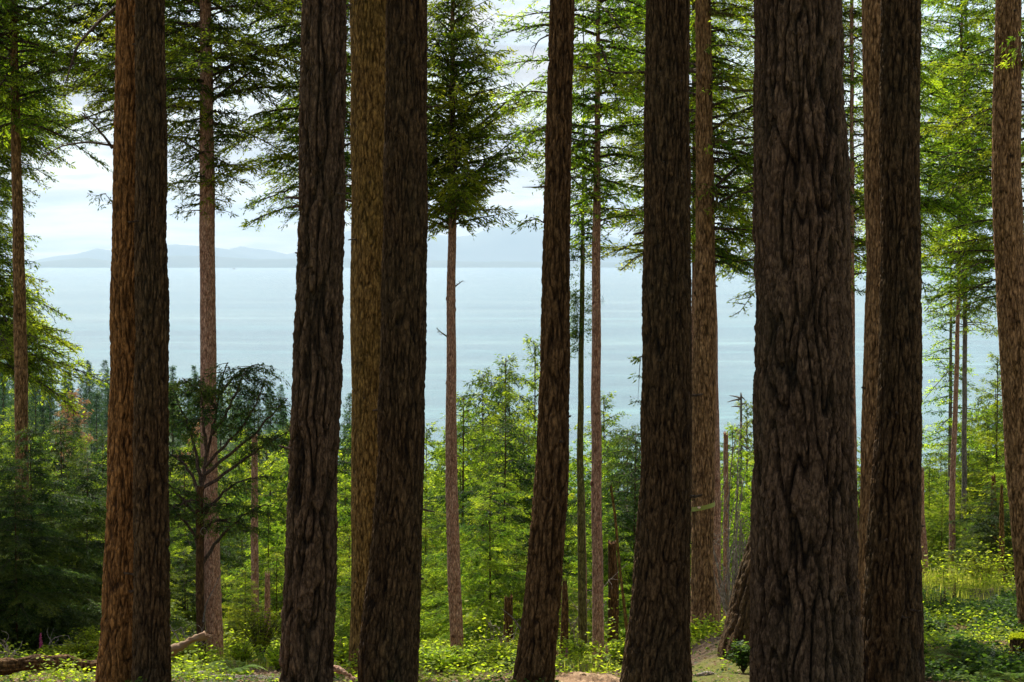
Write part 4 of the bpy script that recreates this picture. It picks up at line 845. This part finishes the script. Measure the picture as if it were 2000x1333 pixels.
for j, (px, dd, s) in enumerate([(1160, 21.6, .05), (1102, 21.5, .035), (1196, 21.0, .045), (1140, 20.9, .03), (1120, 22.3, .035), (1180, 22.4, .03)]):
    x = (px - 1000) / FPX * dd; stone((x, dd, float(moundz(np.array([[x]]), np.array([[dd]]))[0, 0]) + s * .25), s, 50 + j, SL[j])

# ------------------------------------------------------------------ leafy undergrowth, grass (nobody could count them)
def leafquads(o, d, ln, wd, rng, tiltn=.5):
    n = len(o); d = d / (np.linalg.norm(d, axis=1)[:, None] + 1e-9); upv = np.stack([rng.normal(0, tiltn, n), rng.normal(0, tiltn, n), np.ones(n)], 1); s = np.cross(d, upv); s /= np.linalg.norm(s, axis=1)[:, None] + 1e-9
    return np.stack([o, o + d * (ln * .5)[:, None] + s * wd[:, None], o + d * ln[:, None], o + d * (ln * .5)[:, None] - s * wd[:, None]], 1)
def undergrowth(name, n, dr, hmax, mat, seed, size, thr, pxr=(-120, 2120), label=None, freq=.9):
    rng = np.random.RandomState(seed); y = rng.uniform(dr[0] ** 1.0, dr[1], n); px = rng.uniform(pxr[0], pxr[1], n); x = (px - 1000) / FPX * y
    q = np.stack([x / freq, y / (freq * 1.6), np.full(n, seed * 1.3)], 1); m = fbm(q, seed, 3); keep = m > thr
    c = P(1150, 0, 21.5)[0]; keep &= ~((np.abs(x - c) < .36) & (y < 22.6))
    keep &= ~((px > 1350) & (px < 1470) & (y < 23) & (rng.uniform(0, 1, n) < .75))
    x, y, m = x[keep], y[keep], m[keep]; k = len(x)
    H = hmax * np.clip((m - thr) * 2.2, .12, 1) * (.6 + .5 * rng.uniform(0, 1, k)); z = ground(x, y) + H * rng.uniform(0, 1, k) ** .45
    a = rng.uniform(0, 6.28, k); d = np.stack([np.cos(a), np.sin(a), rng.uniform(-.4, .5, k)], 1); ln = size * rng.uniform(.6, 1.5, k)
    G = Geo(); G.leaves(leafquads(np.stack([x, y, z], 1), d, ln, ln * .3, rng, .6), rng.uniform(.1, 1.0, k)); o = G.build(name, [M['twig'], M[mat]]); tag(o, label, None, None, "stuff")
undergrowth("undergrowth", 110000, (20.5, 33), .34, 'herb', 401, .042, -.06, label="bright yellow green leafy brambles covering the forest floor")
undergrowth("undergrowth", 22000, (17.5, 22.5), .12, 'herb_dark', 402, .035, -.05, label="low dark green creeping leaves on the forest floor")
undergrowth("undergrowth", 60000, (30, 46), .9, 'herb', 403, .06, .0, label="taller leafy scrub beyond the crest of the slope")
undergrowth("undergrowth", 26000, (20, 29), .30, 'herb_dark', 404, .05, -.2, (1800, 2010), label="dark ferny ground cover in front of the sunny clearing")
undergrowth("leaf_litter", 90000, (17, 30), .03, 'litter', 405, .028, -.6, label="brown dry needles and litter lying on the soil", freq=.5)
def grass(n, pxr, dr, h, seed, label):
    rng = np.random.RandomState(seed); y = rng.uniform(*dr, n); px = rng.uniform(*pxr, n); x = (px - 1000) / FPX * y; q = np.stack([x / .5, y / .8, 0 * x], 1); k = perlin(q, seed) > -.25; x, y = x[k], y[k]; n = len(x)
    z = ground(x, y); H = h * rng.uniform(.3, 1.2, n) * (.35 + .65 * np.clip(perlin(q[k] * .6, seed + 1) + .6, 0, 1.3)) ; a = rng.uniform(0, 6.28, n); lean = rng.uniform(.05, .4, n) * H
    o = np.stack([x, y, z], 1); tip = o + np.stack([np.cos(a) * lean, np.sin(a) * lean, H], 1); md = o + np.stack([np.cos(a) * lean * .35, np.sin(a) * lean * .35, H * .55], 1); s = np.stack([np.sin(a), -np.cos(a), 0 * a], 1) * .005
    G = Geo(); G.leaves(np.stack([o, md + s, tip, md - s], 1), rng.uniform(0, 1, n)); g = G.build("grass", [M['twig'], M['grass']]); tag(g, label, None, None, "stuff")
grass(3800, (1796, 1960), (27, 42), .34, 411, "tall yellow green grass in the sunny clearing")
grass(1200, (330, 560), (24, 33), .2, 412, "thin grass blades among the brambles before the slim knotted trunk")
grass(900, (1100, 1400), (23, 31), .2, 413, "thin grass blades between the dark trunks")

# ------------------------------------------------------------------ ferns, foxgloves, leafy shrubs, dead brush
def fern_root(seed, n=13, L=.55):
    rng = np.random.RandomState(seed); r = empty("sword_fern", (0, 0, 0))
    for i in range(n):
        G = Geo(); az = i * 6.283 / n + rng.uniform(-.2, .2); Lf = L * rng.uniform(.75, 1.1); t = np.linspace(0, 1, 24)
        C = np.stack([np.cos(az) * Lf * t, np.sin(az) * Lf * t, Lf * (1.1 * t - 1.0 * t ** 2)], 1); G.tube(C[::3], .003 * (1 - .7 * t[::3]), 4)
        tg = np.gradient(C, axis=0); tg /= np.linalg.norm(tg, axis=1)[:, None]; sd_ = np.stack([-np.sin(az) + 0 * t, np.cos(az) + 0 * t, 0 * t], 1)
        for sgn in (-1, 1):
            o = C[1:]; d = sgn * sd_[1:] + tg[1:] * .35 + [0, 0, -.12]; ln = .10 * (L / .55) * np.sin(np.pi * np.clip(t[1:] * .93 + .07, 0, 1)) ** .7 + .008; G.leaves(leafquads(o, d, ln, ln * .13 + .002, rng, .1), t[1:])
        G.build("frond", [M['twig'], M['fern']], r, (0, 0, 0))
    return r
f0 = fern_root(1)
ferns = [(940, 1312, 24.0, 1.0, "pale sword fern arching in the brambles past the slim bare trunk"), (985, 1300, 25, .9, "sword fern beside the foot of the slim leaning trunk"), (20, 1282, 24.5, .8, "sword fern behind the long brown log near the edge trunk"),
         (170, 1285, 24, .8, "sword fern touching the twin trunk behind the long log"), (540, 1300, 25, .9, "sword fern tucked beside the leaning dark trunk"), (1375, 1290, 24, .7, "bright sword fern growing at the foot of the taped trunk"),
         (1880, 1318, 21, .7, "fern in the shade below the sunny clearing"), (1985, 1330, 20, .7, "bright fern in front of the mossy stump"), (1835, 1300, 23, .7, "small fern beside the straight dark brown trunk"), (1925, 1330, 19.6, .6, "yellowing fern next to the white flower spike"),
         (1215, 1300, 25, .7, "sword fern behind the earth mound near the thick dark brown trunk"), (455, 1318, 23, .7, "sword fern over the grey fallen log")]
for j, (px, py, D, s, lab) in enumerate(ferns):
    x = (px - 1000) / FPX * D; o = f0 if j == 0 else copy_tree(f0, (0, 0, 0), 0, 1); o.location = (x, D, gz(x, D)); o.rotation_euler = (0, 0, j * 1.3); o.scale = (s, s, s); tag(o, lab, "fern", "sword ferns on the forest floor")
def foxglove(mat, seed):
    rng = np.random.RandomState(seed); r = empty("foxglove", (0, 0, 0)); G = Geo(); H = .85
    t = np.linspace(0, 1, 10); C = np.stack([.02 * np.sin(3 * t), 0 * t, H * t], 1); G.tube(C, .006 * (1.1 - t), 5, a=.5); G.build("stem", [M['fern']], r, (0, 0, 0))
    G = Geo()
    for i in range(26):
        zz = H * (.52 + .38 * i / 26); a = i * 2.4; d = np.array([math.cos(a), math.sin(a), -.75]); d /= np.linalg.norm(d); o = np.array([.02 * math.sin(3 * zz / H), 0, zz]); s = 1 - .55 * i / 26
        G.tube([o, o + d * .018 * s, o + d * .045 * s, o + d * .052 * s], np.array([.004, .011, .014, .018]) * s, 7, m=1, a=rng.uniform(.3, .9))
    G.build("bells", [M['twig'], M[mat]], r, (0, 0, 0))
    G = Geo(); n = 26; a = rng.uniform(0, 6.28, n); d = np.stack([np.cos(a), np.sin(a), rng.uniform(0, .8, n)], 1); o = np.stack([0 * a, 0 * a, H * rng.uniform(0, .35, n)], 1); ln = rng.uniform(.08, .16, n); G.leaves(leafquads(o, d, ln, ln * .22, rng), rng.uniform(.2, .8, n))
    n = 30; a = rng.uniform(0, 6.28, n); o = np.stack([0 * a, 0 * a, H * rng.uniform(.9, 1.0, n)], 1); G.leaves(leafquads(o, np.stack([np.cos(a), np.sin(a), 1 + 0 * a], 1), np.full(n, .02), np.full(n, .006), rng), rng.uniform(.4, 1, n))
    G.build("leaves", [M['twig'], M['herb']], r, (0, 0, 0)); return r
fx = {'pink': foxglove('pink', 1), 'white_bell': foxglove('white_bell', 2), 'dry_stalk': foxglove('dry_stalk', 3)}; fu = set()
for px, py, D, s, mt, lab in [(85, 1225, 26, .55, 'pink', "pink foxglove spike rising over the leaves behind the long brown log"), (670, 1258, 26, .5, 'pink', "pink foxglove between the two rugged dark trunks"), (974, 1252, 26, .5, 'pink', "pink foxglove beside the shaded trunk stub"),
                              (874, 1270, 26, .3, 'pink', "small pink foxglove at the foot of the slim bare trunk"), (1186, 1248, 26, .42, 'pink', "bright pink foxglove beside the slim straight reddish trunk"), (1089, 1272, 25, .3, 'pink', "small magenta foxglove against the slim leaning trunk"),
                              (1108, 1272, 25, .35, 'pink', "pale pink foxglove above the earth mound"), (1944, 1288, 20.5, .42, 'white_bell', "white flower spike in the shade near the mossy stump"), (1850, 1220, 27, .6, 'dry_stalk', "dark brown seed spike in front of the sunny grass"),
                              (1861, 1222, 27.3, .6, 'dry_stalk', "taller dark seed spike next to its twin before the grass"), (1834, 1224, 27, .5, 'dry_stalk', "short dark seed spike closest to the straight dark brown trunk")]:
    p = P(px, py, D); g = gz(p[0], D); o = copy_tree(fx[mt], (0, 0, 0), 0, 1) if mt in fu else fx[mt]; fu.add(mt); H = p[2] - g; sc_ = max(s, H / .9)
    o.location = (p[0], D, g + max(0, 0)); o.scale = (max(s, .55) * 1.1, max(s, .55) * 1.1, max(sc_, .25)); o.rotation_euler = (.04, .08, px); tag(o, lab, "flower", "flower spikes on the forest floor")
def brush(px, py, D, w_, h_, n, label, seed, mat='dead', name="dead_bush"):
    rng = np.random.RandomState(seed); b = P(px, py, D); x = b[0]; g = gz(x, D); r = empty(name, (x, D, g)); tag(r, label, "dead bush"); G = Geo()
    for i in range(n):
        o = np.array([x, D, g]) + [rng.normal(0, .08), rng.normal(0, .08), 0]; e = np.array([x + rng.normal(0, w_), D + rng.normal(0, w_ * .5), g + h_ * rng.uniform(.4, 1.1)]); C = curve(o, e, rng.normal(0, .12, 3) * h_, 8); G.tube(C, (.012 if h_ < 2 else .017) * np.linspace(1, .3, 8), 5)
        for k in range(5):
            u = rng.randint(3, 8); d = rng.normal(0, 1, 3); G.tube(curve(C[u], C[u] + d / np.linalg.norm(d) * rng.uniform(.1, .35), rng.normal(0, .04, 3), 5), .005 * np.linspace(1, .4, 5), 4)
    G.build("branches", [M[mat]], r, np.array([x, D, g]))
brush(1440, 1150, 30, .38, 2.4, 20, "tangle of pale dead twigs under the grey snag beside the leaning trunk foot", 1)
brush(1450, 1100, 33, .38, 3.4, 20, "taller tangle of bare dead branches close to the broadest trunk", 2)
brush(8, 1250, 24, .12, .42, 3, "crooked pale bare twig standing by the long brown log", 3)
brush(980, 1250, 30, .25, .6, 5, "bleached bare twigs beside the foot of the slim leaning trunk", 4)
brush(1140, 1150, 34, .3, 1.9, 8, "bare twisted twigs around the sprout covered trunk", 5)
brush(110, 1250, 26, .2, .45, 2, "fine dead twigs in the dark gap near the edge trunk", 6)
brush(350, 1290, 25, .3, .6, 5, "thin pink bare twigs between twin trunk and small twisted tree", 7)
def shrub(px, py, D, w_, h_, n, label, seed, mat='herb'):
    rng = np.random.RandomState(seed); x = (px - 1000) / FPX * D; g = gz(x, D); r = empty("leafy_shrub", (x, D, g)); tag(r, label, "shrub", "leafy shrubs on the forest floor"); G = Geo(); H = Geo()
    for i in range(n):
        a = rng.uniform(0, 6.28); e = np.array([x + math.cos(a) * w_ * rng.uniform(.2, 1), D + math.sin(a) * w_ * rng.uniform(.2, 1), g + h_ * rng.uniform(.5, 1.05)]); C = curve([x, D, g], e, [0, 0, h_ * .12], 9); H.tube(C, .006 * np.linspace(1, .4, 9), 4)
        k = 34; u = rng.uniform(.25, 1, k); o = np.stack([np.interp(u, np.linspace(0, 1, 9), C[:, j]) for j in range(3)], 1) + rng.normal(0, .02, (k, 3)); b_ = rng.uniform(0, 6.28, k); ln = rng.uniform(.025, .06, k); G.leaves(leafquads(o, np.stack([np.cos(b_), np.sin(b_), rng.uniform(-.3, .5, k)], 1), ln, ln * .32, rng), rng.uniform(.2, 1.1, k))
    H.build("stems", [M['twig']], r, np.array([x, D, g])); G.build("foliage", [M['twig'], M[mat]], r, np.array([x, D, g]))
for j, (px, D, w_, h_, n, lab) in enumerate([(150, 25, .35, .35, 50, "low bright bramble mound beside the twin trunk behind the log"), (185, 26.5, .35, .42, 50, "taller yellow green bramble touching the twin trunk"), (110, 25, .3, .25, 30, "small bright bramble by the pink foxglove near the log"),
        (355, 24, .25, .4, 36, "yellow green shrub under the splintered broken branch"), (505, 27, .35, .75, 50, "upright lit shrub halfway to the leaning dark trunk"), (540, 24, .25, .3, 30, "low shrub touching the leaning dark trunk"),
        (470, 25, .25, .3, 26, "low ferny shrub at the foot of the slim knotted trunk"), (860, 23, .4, .30, 60, "broad bright shrub next to the dark rugged trunk"), (905, 23.5, .3, .26, 44, "yellow shrub below the slim bare trunk"), (965, 24, .35, .28, 44, "sunlit shrub by the slim leaning trunk"),
        (670, 24, .25, .35, 30, "leafy shrub between the two rugged dark trunks"), (1215, 23.5, .2, .35, 26, "small bright shrub touching the thick dark brown trunk"), (1125, 26, .3, .35, 30, "pale leafed shrub behind the earth mound"), (1370, 24, .22, .32, 28, "lit shrub at the foot of the taped trunk"),
        (1455, 20.5, .18, .3, 26, "dark leaved shrub against the broadest trunk"), (1830, 24, .3, .35, 40, "shaded green shrub beside the straight dark brown trunk"), (1900, 20.5, .25, .2, 26, "low green shrub at the bottom of the clearing"), (1930, 33, .5, .6, 60, "yellow green brush before the knotted edge trunk")]):
    shrub(px, 0, D, w_, h_, n, lab, 700 + j, 'herb_dark' if j in (14, 15, 16) else 'herb')

# ------------------------------------------------------------------ sailing boat and islet on the water
D = (-SEA) / ((590 - HZ) / FPX); c = P(1177, 590, D); c[2] = SEA; S = D / FPX
bt = empty("sailboat", tuple(c)); tag(bt, "tiny white sailing boat far out on the water", "boat")
G = Geo(); L_ = 9 * S; n = 12; prof = []
for i in range(n):
    t = i / (n - 1); wd = L_ * .16 * math.sin(math.pi * (t * .85 + .12)) ** .6; x = (t - .5) * L_
    for yy, zz in ((-wd, 1.5), (-wd * .7, 0.2), (0, -.6), (wd * .7, .2), (wd, 1.5), (0, 1.6)): prof.append([x + c[0], c[1] + yy, c[2] + zz * S * .6])
q = [[i * 6 + j, i * 6 + (j + 1) % 6, (i + 1) * 6 + (j + 1) % 6, (i + 1) * 6 + j] for i in range(n - 1) for j in range(6)]
G.add(prof, q, 0); G.build("hull", [M['white']], bt, c)
G = Geo(); G.tube([c + [0, 0, 0], c + [0, 0, 15 * S]], .12 * S, 8); G.build("mast", [M['rock']], bt, c)
for nm, xa, xb, top in (("mainsail", .3, 3.4, 14.5), ("jib", -.4, -3.6, 12.0)):
    G = Geo(); k = 6; V = []
    for i in range(k + 1):
        t = i / k
        for jx in range(k + 1):
            s = jx / k * (1 - t); V.append(c + np.array([(xa + (xb - xa) * s) * S, .5 * S * math.sin(math.pi * s) + .02, (1.6 + (top - 1.6) * t) * S]))
    q = [[i * (k + 1) + j, i * (k + 1) + j + 1, (i + 1) * (k + 1) + j + 1, (i + 1) * (k + 1) + j] for i in range(k) for j in range(k)]
    G.add(V, q, 0); G.build(nm, [M['white']], bt, c)
D = 22000.0; i0 = P(456, 525, D); xs = np.linspace(i0[0] - 75, i0[0] + 75, 50); ys = np.linspace(D - 60, D + 60, 14)
isl = grid("islet", xs, ys, lambda X, Y: SEA - 4 + 13 * np.exp(-(((X - i0[0]) / 45) ** 2 + ((Y - D) / 30) ** 2)) * (1 + .5 * np.sin(X / 9)), M['rock']); tag(isl, kind="structure")

# ------------------------------------------------------------------ haze: air between here and the mountains
hm = bpy.data.materials.new("haze_air"); hm.use_nodes = True; hn = hm.node_tree.nodes; hn.clear(); ho = hn.new("ShaderNodeOutputMaterial"); pv = hn.new("ShaderNodeVolumePrincipled")
pv.inputs["Color"].default_value = (.57, .705, .85, 1); pv.inputs["Density"].default_value = HAZE; pv.inputs["Anisotropy"].default_value = .3; hm.node_tree.links.new(pv.outputs[0], ho.inputs["Volume"])
x0, x1, y0, y1, z0, z1 = -46000, 46000, -2000, 46000, -150, 1150
V = [[x, y, z] for x in (x0, x1) for y in (y0, y1) for z in (z0, z1)]; Q = [[0, 1, 3, 2], [4, 6, 7, 5], [0, 4, 5, 1], [2, 3, 7, 6], [0, 2, 6, 4], [1, 5, 7, 3]]
hz = mesh_np("haze", V, Q, [hm]); tag(hz, "pale blue air haze over the sea and mountains", None, None, "stuff")
